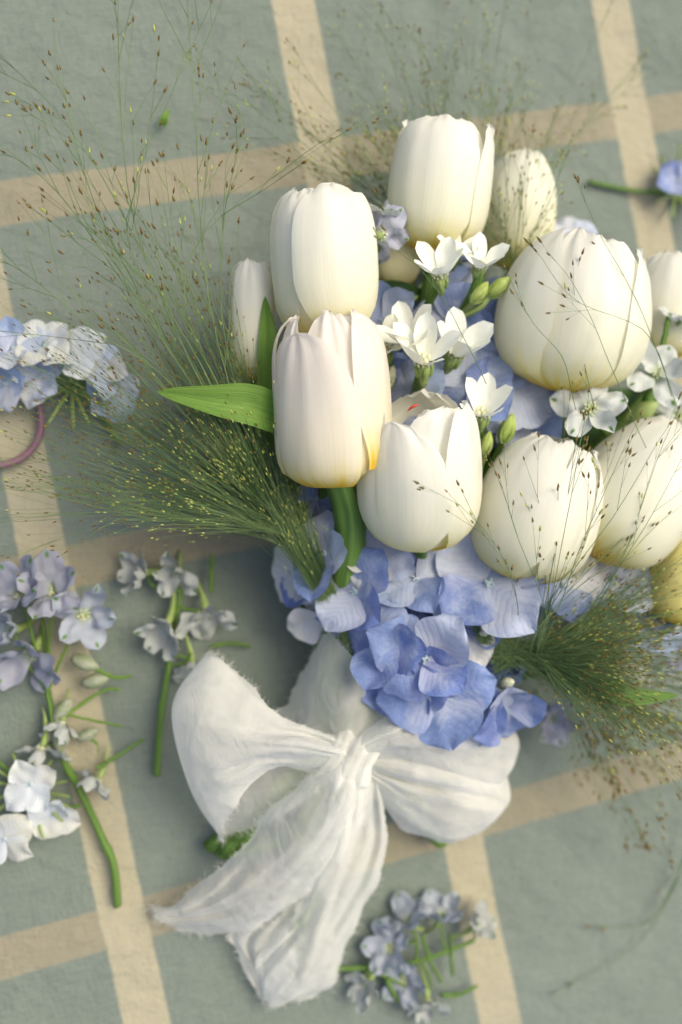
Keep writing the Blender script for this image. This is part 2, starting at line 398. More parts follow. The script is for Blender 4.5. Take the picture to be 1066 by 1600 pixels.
def leaf_blade(parent, origin, pts, width, mat='leaf', fold=.25, twist=0., name='leaf', color=None, tipp=.75):
    P = [at(*p) if not isinstance(p, Vector) else p for p in pts]
    Wd = width * mpp(pts[len(pts) // 2][2]) if not isinstance(pts[0], Vector) else width
    def fn(u, vv):
        v = vv * 2 - 1; p = cr(P, u); d = (cr(P, min(u + .02, 1)) - cr(P, max(u - .02, 0))).normalized()
        view = (CAM - p).normalized(); s = d.cross(view).normalized(); nn = s.cross(d)
        a = twist * (u - .3); s2 = s * math.cos(a) + nn * math.sin(a); n2 = nn * math.cos(a) - s * math.sin(a)
        wd = Wd * .5 * max(math.sin(PI * min(.12 + u * .88, 1) ** tipp), 0) ** .85
        r = noise.noise(Vector((u * 4, v, 3 + Wd * 999))) * .06
        return p - origin + s2 * v * wd + n2 * (abs(v) * wd * fold - .0005 + wd * r)
    vs, fs, uv = grid(22, 9, fn)
    return obj(name, mesh(name, vs, fs, M[mat], uv), parent, None, color)

def red_mark(t, Pb, S, Nn, W, H, Rm):
    p = [at(636, 643, .110), at(645, 635, .1125), at(655, 632, .1125)]
    vs = []; 
    mb = MB(); mb.tube([cr(p, i / 6) - Pb for i in range(7)], lambda q: .0001 + .0006 * math.sin(PI * q), None, 5); mb.build('streak', M['red'], t)

tulip('tall barrel-shaped white tulip at the upper left, one petal edge parted down its front', (512, 532), (500, 296), 163, 'barrel',
      [dict(phi=28, w=60, off=.06, spiral=-.02, tip=4.2, basew=.6), dict(phi=-74, w=48, off=.0, tip=3.6, basew=.6, spiral=-.05), dict(phi=165, w=60, tip=3.5)], .078, .092, seed=3, stemend=(690, 1318, .01),
      leaves=[([(432, 700, .065), (428, 620, .07), (420, 540, .073), (414, 462, .072)], 46, 'leaf', .15, .2)])
tulip('pink-blushed white tulip with a thick green stem, beside the pointed light green leaf', (528, 752), (512, 488), 182, 'wide',
      [dict(phi=-34, w=56, off=.10, tip=2.0, hi=.82, spiral=.06, basew=1.0, curl=.03, prof='flare', notch=.015), dict(phi=58, w=38, off=.04, tip=3.2, lo=.14, hi=1.0, spiral=-.05, basew=.7), dict(phi=-82, w=24, off=.06, tip=1.6, hi=.97, flare=.05), dict(phi=172, w=60), dict(phi=4, w=36, off=-.04, tip=3.2, hi=.98), dict(phi=-52, w=26, off=.0, tip=1.7, hi=.93)],
      .084, .098, stem=(548, 830, .070), stem_r=.0085, tint=(1.0, .955, .955), seed=7, stemend=(462, 1440, .012),
      leaves=[([(470, 665, .083), (400, 634, .091), (330, 624, .093), (244, 612, .090)], 62, 'leaf', .22, .25)])
tulip('plump white tulip at front centre, its cup open with a small red streak', (655, 856), (655, 625), 196, 'open',
      [dict(phi=-28, w=56, off=.06, tip=2.4, hi=.84, spiral=.05, flare=-.10, basew=.55), dict(phi=64, w=44, off=.05, tip=2.0, hi=1.0, spiral=-.06, basew=.6), dict(phi=-62, w=34, off=.0, tip=2.2, hi=.98, flare=-.1), dict(phi=176, w=62, off=.0, tip=3.4, flare=-.3, hi=1.04), dict(phi=12, w=34, off=-.12, tip=2, hi=.92, flare=-.3)],
      .080, .102, stem=(650, 900, .06), seed=11, stemend=(345, 1318, .014), extra=red_mark)
tulip('topmost white tulip of the bunch, two pointed petal tips curling outwards', (674, 394), (695, 190), 146, 'barrel',
      [dict(phi=-16, w=70, off=.05, tip=2.6, spiral=.0), dict(phi=78, w=34, off=.13, tip=1.25, curl=.16, flare=.12, hi=.95, basew=.8), dict(phi=-104, w=40, tip=1.3, curl=.30, off=.02, hi=.98)], .066, .078, seed=16, stemend=(760, 1238, .01))
tulip('soft-focus white tulip with a yellow base behind grass, right of the topmost tulip', (795, 420), (822, 238), 122, 'egg',
      [dict(phi=-5, w=66, tip=3), dict(phi=110, w=60, tip=3), dict(phi=-115, w=60, tip=3)], .040, .048, seed=21, stemend=(700, 1312, .008), tint=(.98, .98, .92))
tulip('largest white tulip, at the upper right, broad petals behind thin brown grass seeds', (878, 612), (918, 360), 206, 'egg',
      [dict(phi=-16, w=44, off=.12, tip=2.4, hi=.95, spiral=.06, basew=.65, notch=.014), dict(phi=-64, w=52, off=.20, tip=2.4, spiral=.06, hi=1.0, notch=.012), dict(phi=34, w=42, off=.05, tip=2.2, hi=.90, spiral=.06, notch=.02, basew=.6), dict(phi=82, w=38, off=.13, tip=2.0, hi=.84, flare=.14, notch=.02), dict(phi=176, w=62, hi=.98)],
      .080, .094, seed=26, inhi=.86, stem=(860, 660, .055), stem_r=.006, stemend=(330, 1325, .012))
tulip('cropped white tulip at the right edge of the photo behind the largest one', (1030, 560), (1058, 398), 128, 'full',
      [dict(phi=-20, w=66), dict(phi=100, w=60), dict(phi=-130, w=60)], .055, .064, seed=31, stemend=(380, 1300, .01))
tulip('white tulip below the centre right, ruffled open tip and grass seeds over its front', (802, 905), (876, 680), 184, 'egg',
      [dict(phi=-30, w=54, off=.09, tip=2.7, hi=.95, spiral=.05, basew=.6, notch=.01), dict(phi=54, w=42, off=.04, tip=2.4, hi=.95, basew=.55, flare=.06, spiral=-.04), dict(phi=92, w=34, off=.10, tip=2.0, hi=.9, flare=.10), dict(phi=170, w=62, off=.0, hi=.99, notch=.02, tip=4), dict(phi=34, w=40, off=-.03, hi=.95, tip=3)],
      .078, .094, stem=(790, 950, .055), seed=36, inhi=.90, stemend=(350, 1330, .02))
tulip('white tulip leaning right at the right side, yellow showing at its lower left', (920, 868), (1066, 672), 182, 'egg',
      [dict(phi=-26, w=52, off=.11, tip=2.7, notch=.01, basew=.65, spiral=.05), dict(phi=46, w=48, off=.04, tip=2.6, hi=.95, basew=.65), dict(phi=-84, w=44, off=.04, tip=2.6, hi=.97), dict(phi=178, w=62, off=.04)], .078, .088, stem=(890, 920, .05), seed=41, stemend=(365, 1310, .02))
tulip('yellow-flushed tulip bud cropped by the right edge of the photo, lowest on that side', (1048, 974), (1088, 838), 108, 'full',
      [dict(phi=-10, w=70), dict(phi=110, w=60), dict(phi=-125, w=60)], .074, .082, stem=(985, 1005, .045), stem_r=.005, tint=(1.0, .92, .42), seed=46, stemend=(372, 1322, .014),
      leaves=[([(1066, 800, .058), (1010, 850, .055), (950, 905, .05), (905, 960, .046)], 44, 'stem', .3, .3)])
tulip('slim blurred white tulip half hidden behind the tall barrel-shaped one', (396, 598), (394, 408), 72, 'barrel',
      [dict(phi=-12, w=66), dict(phi=100, w=60), dict(phi=-130, w=60)], .055, .062, stem=(440, 700, .05), seed=51, stemend=(470, 1445, .01))
tulip('shaded cream tulip base peeping out under the topmost tulip', (618, 456), (606, 330), 92, 'egg',
      [dict(phi=0, w=70), dict(phi=118, w=60), dict(phi=-118, w=60)], .045, .052, seed=56, tint=(.92, .88, .68), stemend=(455, 1430, .01))

# ------------------------------------------------------------------ hydrangea
def broad_petal(seed, cup=.18, ripple=.05, wid=1.05, n=(11, 11)):
    rnd = random.Random(seed); o1 = Vector((rnd.random() * 40, rnd.random() * 40, 0))
    ph0 = rnd.uniform(-.12, .12)
    def fn(u, vv):
        v = vv * 2 - 1
        g = max(math.sin(PI * (u ** .80) * .985 + .02), 0) ** .58 * (.55 + .45 * sstep(0, .45, u))
        x = v * g * wid * .5; y = u * (1 - .05 * v * v * sstep(.5, 1, u))
        y -= .05 * math.exp(-(v / .15) ** 2) * sstep(.8, 1, u)
        z = cup * (u * u) * .5 + cup * .9 * x * x * 2 + ripple * noise.noise(o1 + Vector((x * 3, y * 2.5, 0))) * (.4 + u) * 1.5 - .03 * math.exp(-(v / .12) ** 2) * u
        z -= .10 * sstep(.75, 1, u) * (.5 + rnd_c)
        return Vector((x + ph0 * u * u, y, z))
    rnd_c = rnd.uniform(-.6, 1)
    vs, fs, uv = grid(n[0], n[1], fn)
    return mesh('petal', vs, fs, M['blue'], uv)
BP = [broad_petal(100 + i, cup=c, ripple=r_, wid=wd) for i, (c, r_, wd) in enumerate([(.2, .06, 1.10), (.05, .08, 1.18), (.32, .06, 1.05), (-.12, .07, 1.12), (.25, .09, 1.0), (.1, .05, 1.2), (-.2, .08, 1.05), (.42, .07, 1.08)])]
def eye_mesh():
    mb = MB()
    mb.tube([Vector((0, 0, -.10)), Vector((0, 0, .02)), Vector((0, 0, .075)), Vector((0, 0, .10))], lambda t: [.05, .075, .065, .02][int(t * 3 + .01)], None, 8, True)
    for k in range(4):
        a = k * PI / 2 + .4; mb.spindle(Vector((.03 * math.cos(a), .03 * math.sin(a), .07)), Vector((.5 * math.cos(a), .5 * math.sin(a), 1)), .12, .022)
    return mesh('floret', mb.v, mb.f, M['eye'], mb.uv)
EYE = eye_mesh()
BLUES = [(.15, .23, .50), (.12, .19, .46), (.19, .28, .54), (.34, .43, .62), (.17, .25, .51), (.46, .52, .66)]
PALE = [(.52, .57, .70), (.62, .65, .70), (.44, .51, .70), (.68, .68, .64)]
WHITES = [(.70, .72, .66), (.66, .70, .70), (.72, .72, .62)]
def floret(root, P, size, nrm, spin, cols, rnd, tilt=12, gap=0, squash=1):
    """four broad petals round a bead; nrm is the direction it faces"""
    z = nrm.normalized(); x = z.cross(Vector((0, 1, 0)) if abs(z.y) < .9 else Vector((1, 0, 0))).normalized(); y = z.cross(x)
    m = Matrix((x, y, z)).transposed().to_4x4()
    m = Matrix.Translation(P - root.location) @ m @ Matrix.Rotation(spin, 4, 'Z') @ Matrix.Diagonal((size, size, size, 1))
    f = obj('floret', EYE, root, m)
    for k in range(4):
        s = rnd.uniform(.86, 1.1)
        pm = Matrix.Rotation(k * PI / 2 + rnd.uniform(-.14, .14), 4, 'Z') @ Matrix.Rotation(R(tilt + rnd.uniform(-14, 14)), 4, 'X') @ Matrix.Rotation(R(rnd.uniform(-12, 12)), 4, 'Y') @ Matrix.Translation((0, .02, .012 * (k % 2))) @ Matrix.Diagonal((s, s, s, 1))
        c = rnd.choice(cols); j = rnd.uniform(.92, 1.06)
        obj('petal', rnd.choice(BP), f, pm, (c[0] * j, c[1] * j, min(c[2] * j, .9)))
    return f
UP = (CAM - at(650, 950, .08)).normalized()
def hydrangea(label, hand, fill, seed, group=None, stem=None, size=.014, loc=None, cols=BLUES, sr=.0034, dz=0, hs=1.0):
    rnd = random.Random(seed); 
    t = thing('hydrangea', label, 'hydrangea', loc, group)
    for (px, py, z, sz, nx, ny, spin, kind) in hand:
        z += dz; P = at(px, py, z); nn = (UP + AX[0] * nx - AX[1] * -ny * -1 * -1).normalized() if False else (UP + AX[0] * nx + AX[1] * ny).normalized()
        floret(t, P, hs * sz * mpp(z), nn, R(spin), WHITES if kind == 'w' else PALE if kind == 'p' else (PALE + cols if kind == 'm' else cols), rnd)
    for (px, py, z, rad, n, kind) in fill:
        for i in range(n):
            a = i * 2.39996 + rnd.uniform(-.3, .3); r = rad * math.sqrt((i + .5) / n)
            P = at(px + r * math.cos(a), py + r * math.sin(a) * .9, z + dz - .00016 * rad * (r / rad) ** 2 * .9 + rnd.uniform(-.003, .003))
            nn = (UP + AX[0] * (math.cos(a) * r / rad * 1.0 + rnd.uniform(-.3, .3)) + AX[1] * (math.sin(a) * r / rad + rnd.uniform(-.3, .3))).normalized()
            floret(t, P, size * rnd.uniform(.85, 1.15), nn, rnd.uniform(0, 6.3), PALE if kind == 'p' else (PALE + cols if kind == 'm' else cols), rnd)
    if stem:
        P = [at(*p) for p in stem]; mb = MB(); mb.tube([cr(P, i / 20) - loc for i in range(21)], sr, sr * .9, 10, True); mb.build('stem', M['stem'], t)
        # pale stalks branching up under the florets
        mb = MB()
        for i in range(14):
            a = i * 2.4; q = P[0] + AX[0] * math.cos(a) * .024 - AX[1] * math.sin(a) * .024 + Vector((0, 0, .006)); mb.tube([P[0] - loc - Vector((0, 0, .012)), (P[0] * .4 + q * .6) - loc - Vector((0, 0, .004)), q - loc], .0013, .0008, 5)
        b_ = mb.build('stalks', M['palegreen'], t); b_['kind'] = 'stuff'
    return t
TX = (548, 1150)
hydrangea('periwinkle blue hydrangea head above the bow, the bluest and frontmost one', [
    (763, 912, .083, 98, .05, -.1, 28, 'b'), (663, 1028, .083, 84, .1, .1, 40, 'b'), (601, 1003, .080, 84, -.5, .2, 75, 'b'),
    (690, 1078, .080, 88, .1, .45, 10, 'b'), (650, 905, .074, 68, -.1, -.2, 20, 'm'), (556, 925, .068, 70, -.5, -.1, 55, 'b'),
    (592, 872, .069, 56, -.1, -.3, 60, 'p'), (788, 1108, .070, 66, .5, .5, 20, 'b'), (735, 1108, .070, 66, .1, .8, 50, 'b'),
    (640, 1070, .070, 66, -.5, .6, 5, 'b'), (830, 985, .066, 74, .5, .1, 45, 'b'), (508, 865, .062, 66, -.6, -.2, 80, 'm'), (720, 985, .072, 62, .2, .0, 15, 'm'),
    ], [(690, 1000, .062, 125, 17, 'b'), (560, 900, .048, 90, 7, 'm')], 5, 'hydrangea heads in the bouquet', [(680, 990, .05), (620, 1080, .035), (TX[0] + 8, TX[1], .03), (450, 1300, .012), (335, 1325, .012)], .0215, at(690, 1000, .06), hs=1.08)
hydrangea('blue hydrangea head in the middle of the bunch between the tulips and white star flowers', [
    (735, 600, .066, 74, .0, .0, 30, 'b'), (795, 610, .066, 72, .3, .1, 60, 'b'), (790, 520, .060, 60, .2, -.2, 10, 'm'), (640, 620, .060, 62, -.2, .0, 45, 'b'),
    (600, 505, .056, 60, -.2, -.2, 20, 'b'), (700, 505, .058, 62, 0, -.2, 70, 'b'), (735, 545, .060, 60, 0, 0, 0, 'm'), (820, 650, .058, 70, .3, .2, 45, 'b'), (790, 560, .062, 60, .1, 0, 80, 'b')],
    [(715, 570, .050, 140, 18, 'b')], 6, 'hydrangea heads in the bouquet', [(710, 590, .038), (640, 850, .03), (TX[0] + 4, TX[1], .026), (450, 1300, .010), (350, 1340, .010)], .0195, at(715, 570, .05), dz=.010, hs=1.1)
hydrangea('pale blue hydrangea head at the right, seen through the green grass spray', [
    (880, 915, .068, 66, .1, -.1, 10, 'm'), (955, 905, .060, 72, .2, -.2, 40, 'm'), (985, 960, .058, 70, .3, .1, 15, 'm'), (930, 980, .060, 66, .1, .2, 60, 'b')],
    [(945, 935, .048, 95, 9, 'm')], 7, 'hydrangea heads in the bouquet', [(930, 950, .036), (760, 1060, .03), (TX[0] + 12, TX[1], .028), (450, 1300, .014), (340, 1335, .016)], .0190, at(940, 935, .05), dz=.010, hs=1.08)
hydrangea('blue hydrangea sprig showing at the left side under the tulip with the thick stem', [
    (495, 780, .050, 60, -.4, -.2, 10, 'b'), (470, 900, .040, 60, -.6, .2, 40, 'p'), (455, 745, .045, 58, -.5, -.3, 50, 'b'), (505, 965, .044, 58, -.6, .5, 10, 'p'), (560, 800, .045, 62, .0, 0, 20, 'b')],
    [(570, 800, .036, 80, 7, 'b')], 8, 'hydrangea heads in the bouquet', [(510, 850, .032), (530, 1000, .03), (TX[0] - 6, TX[1], .028), (520, 1300, .012), (466, 1436, .012)], .018, at(500, 850, .04))
hydrangea('lilac-blue blurred hydrangea sprig low behind the tulips on the upper right', [(740, 385, .030, 48, .0, -.2, 0, 'm'), (900, 372, .020, 42, 0, -.3, 30, 'm')],
    [(830, 560, .034, 120, 8, 'm')], 9, 'hydrangea heads in the bouquet', [(820, 540, .025), (700, 850, .022), (TX[0] + 2, TX[1], .022), (460, 1300, .01), (360, 1335, .008)], .017, at(830, 500, .03))
# cut pieces lying on the cloth
LYD = [(.40, .50, .68), (.48, .56, .68), (.32, .43, .66)]
hydrangea('loose blue and cream hydrangea cluster lying on the cloth at the left edge', [
    (20, 545, .024, 52, -.2, -.4, 10, 'm'), (70, 540, .026, 50, 0, -.5, 50, 'w'), (115, 555, .026, 50, .2, -.4, 20, 'w'), (160, 575, .020, 46, .5, -.1, 70, 'm'), (175, 615, .014, 44, .6, .3, 30, 'm'), (60, 590, .018, 46, 0, .2, 45, 'm'), (10, 600, .014, 46, -.3, .3, 5, 'm'), (-30, 560, .020, 50, -.4, 0, 5, 'p')],
    [], 15, None, [(110, 600, .012), (150, 640, .006), (185, 690, .004), (180, 700, .004)], .012, at(80, 570, .01), LYD, .0014)
hydrangea('loose white and pale blue hydrangea florets lying at the lower left edge', [
    (48, 1225, .018, 50, .1, .0, 25, 'w'), (82, 1272, .012, 44, .4, .4, 60, 'w'), (8, 1310, .012, 46, 0, .2, 45, 'w')],
    [], 16, None, [(40, 1240, .008), (20, 1210, .006), (-20, 1180, .005), (-60, 1170, .004)], .012, at(45, 1250, .008), [(.66, .70, .74), (.55, .63, .74)], hs=.95, sr=.0014)
hydrangea('single blue floret lying on the cloth at the upper right edge', [(1060, 282, .012, 46, -.1, 0, 20, 'b')],
    [], 17, None, [(1070, 290, .006), (1040, 300, .004), (990, 298, .003), (920, 284, .003)], .012, at(1060, 285, .006), [(.16, .23, .56), (.23, .31, .60)], .0016)

# ------------------------------------------------------------------ white star flowers
def oblong(seed, wid=.5, cup=.25, tip=1.0, mat='star', n=(9, 7), ripple=.05):
    rnd = random.Random(seed); o1 = Vector((rnd.random() * 40, 0, 0)); thick = []
    def fn(u, vv):
        v = vv * 2 - 1; g = (max(1 - abs(2 * min(u ** (.80 * tip), 1) - 1) ** 2.7, 0) ** .5) * (.5 + .5 * sstep(0, .5, u)) + .03
        x = v * g * wid * .5; z = cup * (u ** 1.6) * .6 - .12 * u + cup * x * x * 3 + ripple * noise.noise(o1 + Vector((x * 4, u * 3, 0)))
        return Vector((x, u, z))
    vs, fs, uv = grid(n[0], n[1], fn); return mesh('petal', vs, fs, M[mat], uv)
SP = [oblong(1, .5, .35), oblong(2, .55, .5), oblong(3, .46, .25), oblong(4, .5, .7)]
def crown_mesh():
    mb = MB()
    for k in range(5):
        a = k * 2 * PI / 5 + .3; mb.spindle(Vector((.10 * math.cos(a), .10 * math.sin(a), .02)), Vector((.1 * math.cos(a), .1 * math.sin(a), 1)), .26, .07, 6)
    mb.spindle(Vector((0, 0, 0)), Vector((0, 0, 1)), .34, .07, 6)
    for k in range(12):
        a = k * .53; mb.spindle(Vector((.17 * math.cos(a), .17 * math.sin(a), .0)), Vector((.5 * math.cos(a), .5 * math.sin(a), 1)), .17, .03, 4)
    return mesh('crown', mb.v, mb.f, M['cream'], mb.uv)
CROWN = crown_mesh()
def calyx_mesh():
    mb = MB(); mb.tube([Vector((0, 0, z)) for z in (-.62, -.45, -.2, -.02)], lambda t: [.07, .12, .17, .14][int(t * 3 + .01)], None, 8, True)
    for k in range(5):
        a = k * 2 * PI / 5; mb.spindle(Vector((.1 * math.cos(a), .1 * math.sin(a), -.42)), Vector((.28 * math.cos(a), .28 * math.sin(a), 1)), .5, .07, 5)
    return mesh('floret', mb.v, mb.f, M['palegreen'], mb.uv)
CALYX = calyx_mesh()
def basis(z, x=None):
    z = z.normalized(); x = (x - z * x.dot(z)).normalized() if x else z.cross(Vector((0, 1, .01))).normalized(); y = z.cross(x)
    return Matrix((x, y, z)).transposed().to_4x4()
def star_floret(root, px, py, z, size, nrm, spin, rnd, npet=5, tilt=36):
    P = at(px, py, z); s = 1.24 * size * mpp(z)
    m = Matrix.Translation(P - root.location) @ basis(nrm) @ Matrix.Rotation(R(spin), 4, 'Z') @ Matrix.Diagonal((s, s, s, 1))
    f = obj('floret', CALYX, root, m); obj('crown', CROWN, f, Matrix.Identity(4))
    for k in range(npet):
        pm = Matrix.Rotation(k * 2 * PI / 5 + rnd.uniform(-.1, .1), 4, 'Z') @ Matrix.Rotation(R(tilt + rnd.uniform(-10, 12)), 4, 'X') @ Matrix.Translation((0, .08, 0))
        obj('petal', rnd.choice(SP), f, pm, (1, 1, 1))
    return P
def hairs(mb, pts, r, n, rnd):
    for _ in range(n):
        t = rnd.random(); p = cr(pts, t); d = Vector((rnd.uniform(-1, 1), rnd.uniform(-1, 1), rnd.uniform(-1, 1))).normalized()
        mb.tube([p + d * r * .9, p + d * (r + .0011)], .00005, .00002, 3)
def bud(root, px, py, z, L, d, mat='palegreen', color=None):
    P = at(px, py, z); L = L * mpp(z); mb = MB(); d = d.normalized()
    pts = [P - root.location + d * L * q for q in (0, .15, .4, .65, .88, 1)]
    mb.tube(pts, lambda t: L * [.09, .2, .27, .25, .13, .02][int(t * 5 + .01)], None, 10, True); o = mb.build('bud', M[mat], root)
    ms = MB(); A, B = frame_dir(d)
    for k in range(5):
        a = k * 2 * PI / 5; q = A * math.cos(a) + B * math.sin(a)
        c = [P - root.location + d * L * t + q * L * r_ for t, r_ in ((-.05, .06), (.15, .23), (.35, .285), (.6, .26))]
        ms.tube([cr(c, i / 6) for i in range(7)], lambda t: L * .07 * max(1 - t, .05), None, 4)
    rr = random.Random(int(px)); hairs(ms, pts, L * .26, 60, rr)
    if mat == 'silver': return o
    s = ms.build('sepals', M['palegreen'], o); s['kind'] = 'stuff'
    return o
def sprig(label, florets, buds, stems, seed, loc):
    rnd = random.Random(seed); t = thing('star_flower', label, 'white flower', at(*loc), 'white star flowers in the bouquet')
    for (px, py, z, s, nx, ny, spin, n) in florets:
        star_floret(t, px, py, z, s, (UP + AX[0] * nx + AX[1] * ny), spin, rnd, n)
    for (px, py, z, L, dx, dy, dz, mat) in buds: bud(t, px, py, z, L, AX[0] * dx + AX[1] * dy + Vector((0, 0, dz)), mat)
    for st in stems:
        r = st[0]; P = [at(*p) for p in st[1:]]; mb = MB(); pts = [cr(P, i / 14) - t.location for i in range(15)]
        mb.tube(pts, r * 1.0, r * 1.1, 9); hairs(mb, pts, r, 160, rnd); mb.build('stem', M['stem'] if st[0] > .0016 else M['palegreen'], t)
    return t
sprig('single open white star flower just below the topmost tulip', [(688, 432, .094, 47, -.1, -.75, 0, 5), (712, 400, .085, 36, .2, -.7, 30, 4)], [],
      [(.0022, (686, 445, .088), (668, 480, .075), (662, 520, .062), (670, 570, .04))], 1, (686, 450, .08))
sprig('branching stalk with a half-open white star flower and two green buds', [(750, 418, .094, 42, .25, -.7, 20, 5)],
      [(738, 472, .088, 40, .55, -.75, .2, 'budgreen'), (763, 462, .088, 44, .75, -.65, .2, 'budgreen')],
      [(.0025, (752, 425, .092), (738, 460, .085), (716, 500, .070), (694, 535, .058), (680, 580, .04)), (.0014, (724, 488, .078), (734, 478, .084), (740, 470, .088)), (.0016, (718, 496, .076), (750, 480, .084), (764, 462, .088))], 2, (735, 470, .08))
sprig('largest cluster of open white star flowers in the middle of the bouquet', [(662, 568, .096, 58, .0, -.8, 10, 5), (640, 535, .086, 52, -.3, -.6, 40, 5), (712, 555, .086, 56, .4, -.5, 25, 5)], [],
      [(.003, (662, 582, .09), (655, 600, .078), (650, 640, .05))], 3, (662, 590, .08))
sprig('white star flower and bud half hidden behind the pink-blushed tulip', [(603, 548, .078, 44, -.1, -.6, 0, 5)], [(598, 612, .07, 44, .3, -.8, .2, 'cream')],
      [(.0022, (606, 555, .075), (610, 590, .06), (615, 630, .045))], 4, (605, 570, .07))
sprig('white star flower with two yellow-green buds right of the front tulip', [(752, 650, .092, 52, .1, -.8, 5, 5)],
      [(757, 708, .086, 36, .15, -.9, .2, 'budgreen'), (786, 690, .086, 48, .25, -.9, .2, 'budgreen')],
      [(.0024, (752, 662, .088), (745, 700, .074), (735, 760, .055)), (.0016, (758, 706, .084), (748, 740, .07)), (.0018, (786, 690, .084), (768, 725, .072), (745, 760, .06))], 5, (752, 690, .08))
sprig('white star flower bud pair under the two lower right tulips', [(895, 895, .078, 40, .2, -.7, 30, 4)], [(893, 885, .08, 50, .0, -1, .2, 'cream')],
      [(.0018, (895, 900, .075), (890, 940, .055))], 6, (895, 890, .07))
sprig('pale green flower bud poking up between the blue hydrangea petals', [], [(752, 990, .082, 26, .1, -.3, .8, 'cream'), (782, 1070, .074, 34, .3, -.3, .8, 'cream')],
      [(.0012, (752, 992, .08), (740, 1030, .06))], 7, (752, 990, .08))

# ------------------------------------------------------------------ larkspur
LP = [oblong(20 + i, wd, c, .92, 'larkspur', (10, 8), .22) for i, (wd, c) in enumerate([(.66, .35), (.74, .15), (.60, .6), (.70, -.15)])]
def spur_mesh():
    mb = MB(); mb.tube([Vector((0, 0, .05)), Vector((0, -.02, -.15)), Vector((.0, -.1, -.5)), Vector((0, -.3, -.95)), Vector((0, -.5, -1.2))], lambda t: [.10, .13, .09, .06, .02][int(t * 4 + .01)], None, 7, True)
    return mesh('floret', mb.v, mb.f, M['palegreen'], mb.uv)
SPUR = spur_mesh()
def lark_center():
    mb = MB(); r = random.Random(3)
    for k in range(14):
        a = k * 2.4; q = .04 + .012 * k; mb.spindle(Vector((q * math.cos(a), q * math.sin(a), .02)), Vector((math.cos(a) * .5, math.sin(a) * .5, 1)), .22, .045, 5)
    return mesh('crown', mb.v, mb.f, M['cream'], mb.uv)
LC = lark_center()
def lark_floret(root, px, py, z, size, nrm, spin, rnd, tint=(1, 1, 1), tilt=34):
    P = at(px, py, z); s = 1.02 * size * mpp(z)
    m = Matrix.Translation(P - root.location) @ basis(nrm) @ Matrix.Rotation(R(spin), 4, 'Z') @ Matrix.Diagonal((s, s, s, 1))
    f = obj('floret', SPUR, root, m); obj('crown', LC, f, Matrix.Diagonal((.75, .75, .75, 1)))
    for k in range(5):
        sc_ = rnd.uniform(.85, 1.1)
        pm = Matrix.Rotation(k * 2 * PI / 5 + rnd.uniform(-.12, .12), 4, 'Z') @ Matrix.Rotation(R(tilt + rnd.uniform(-14, 16)), 4, 'X') @ Matrix.Translation((0, .05, .02 * (k % 2))) @ Matrix.Diagonal((sc_, sc_, sc_, 1))
        obj('petal', rnd.choice(LP), f, pm, tint)
g1 = 'larkspur flowers in the bouquet'; g2 = 'loose larkspur sprigs lying on the cloth'
def larkspur(label, florets, stems, buds, seed, loc, group, cat='larkspur', tint=(1, 1, 1), tilt=34):
    rnd = random.Random(seed); t = thing('larkspur', label, cat, at(*loc), group); dull = .74 if group == g2 else 1
    for q in florets:
        px, py, z, s, nx, ny, nz, spin = q[:8]; tt = [x * dull for x in (q[8] if len(q) > 8 else tint)]
        lark_floret(t, px, py, z, s, (UP * nz + AX[0] * nx + AX[1] * ny), spin, rnd, tt, tilt)
    axis_pts = [cr([at(*p) for p in stems[0][1:]], i / 24) for i in range(25)]
    if group == g2:
        for q in florets:
            p0 = at(q[0], q[1], max(q[2] - .004, .003)); far = [a for a in axis_pts if (a - p0).length > .004] or axis_pts
            e = min(far, key=lambda a: (a - p0).length); md = (p0 + e) * .5 + Vector((rnd.uniform(-.003, .003), rnd.uniform(-.003, .003), .003)); mb = MB()
            mb.tube([cr([p0, md, e], i / 7) - t.location for i in range(8)], .0006, .0009, 6); mb.build('pedicel', M['leaf'], t)
    for st in stems:
        r0, r1 = st[0]; P = [at(*p) for p in st[1:]]; mb = MB(); n1 = rnd.uniform(.25, .4); n2 = rnd.uniform(.6, .8)
        mb.tube([cr(P, i / 30) - t.location + Vector((rnd.uniform(-1, 1), rnd.uniform(-1, 1), 0)) * .00012 for i in range(31)], lambda q: (r0 + (r1 - r0) * q) * (1 + .35 * math.exp(-((q - n1) / .025) ** 2) + .3 * math.exp(-((q - n2) / .02) ** 2)), None, 8, True); mb.build('stem', M['stem'] if r0 > .0008 else M['leaf'], t)
    for (px, py, z, L, dx, dy, dz, mat) in buds: bud(t, px, py, z, L, AX[0] * dx + AX[1] * dy + Vector((0, 0, dz)), mat)
    return t
WHT = (1.12, 1.14, 1.06); LIL = (.80, .80, .98); BLU = (.94, 1.0, 1.16)
g1 = 'larkspur flowers in the bouquet'; g2 = 'loose larkspur sprigs lying on the cloth'
larkspur('open greenish white larkspur flower in front of the largest tulip', [(922, 640, .098, 66, .0, -.05, 1, 18, WHT)], [((.0016, .0018), (925, 645, .09), (950, 690, .07), (930, 740, .05))], [], 1, (922, 640, .09), g1, tilt=12)
larkspur('larkspur flower with a green centre at the right edge beside the largest tulip', [(1026, 584, .092, 60, .05, -.2, 1, 0, WHT), (1062, 500, .080, 52, .3, -.8, .6, 40, WHT), (1062, 650, .075, 52, .3, .2, 1, 70, WHT)],
         [((.0016, .0018), (1026, 590, .085), (1000, 640, .07), (960, 700, .05)), ((.0014, .0016), (1046, 490, .085), (1040, 520, .085), (1030, 560, .08))], [(978, 660, .07, 60, .7, -.5, .3, 'palegreen')], 2, (1026, 584, .085), g1, tilt=16)
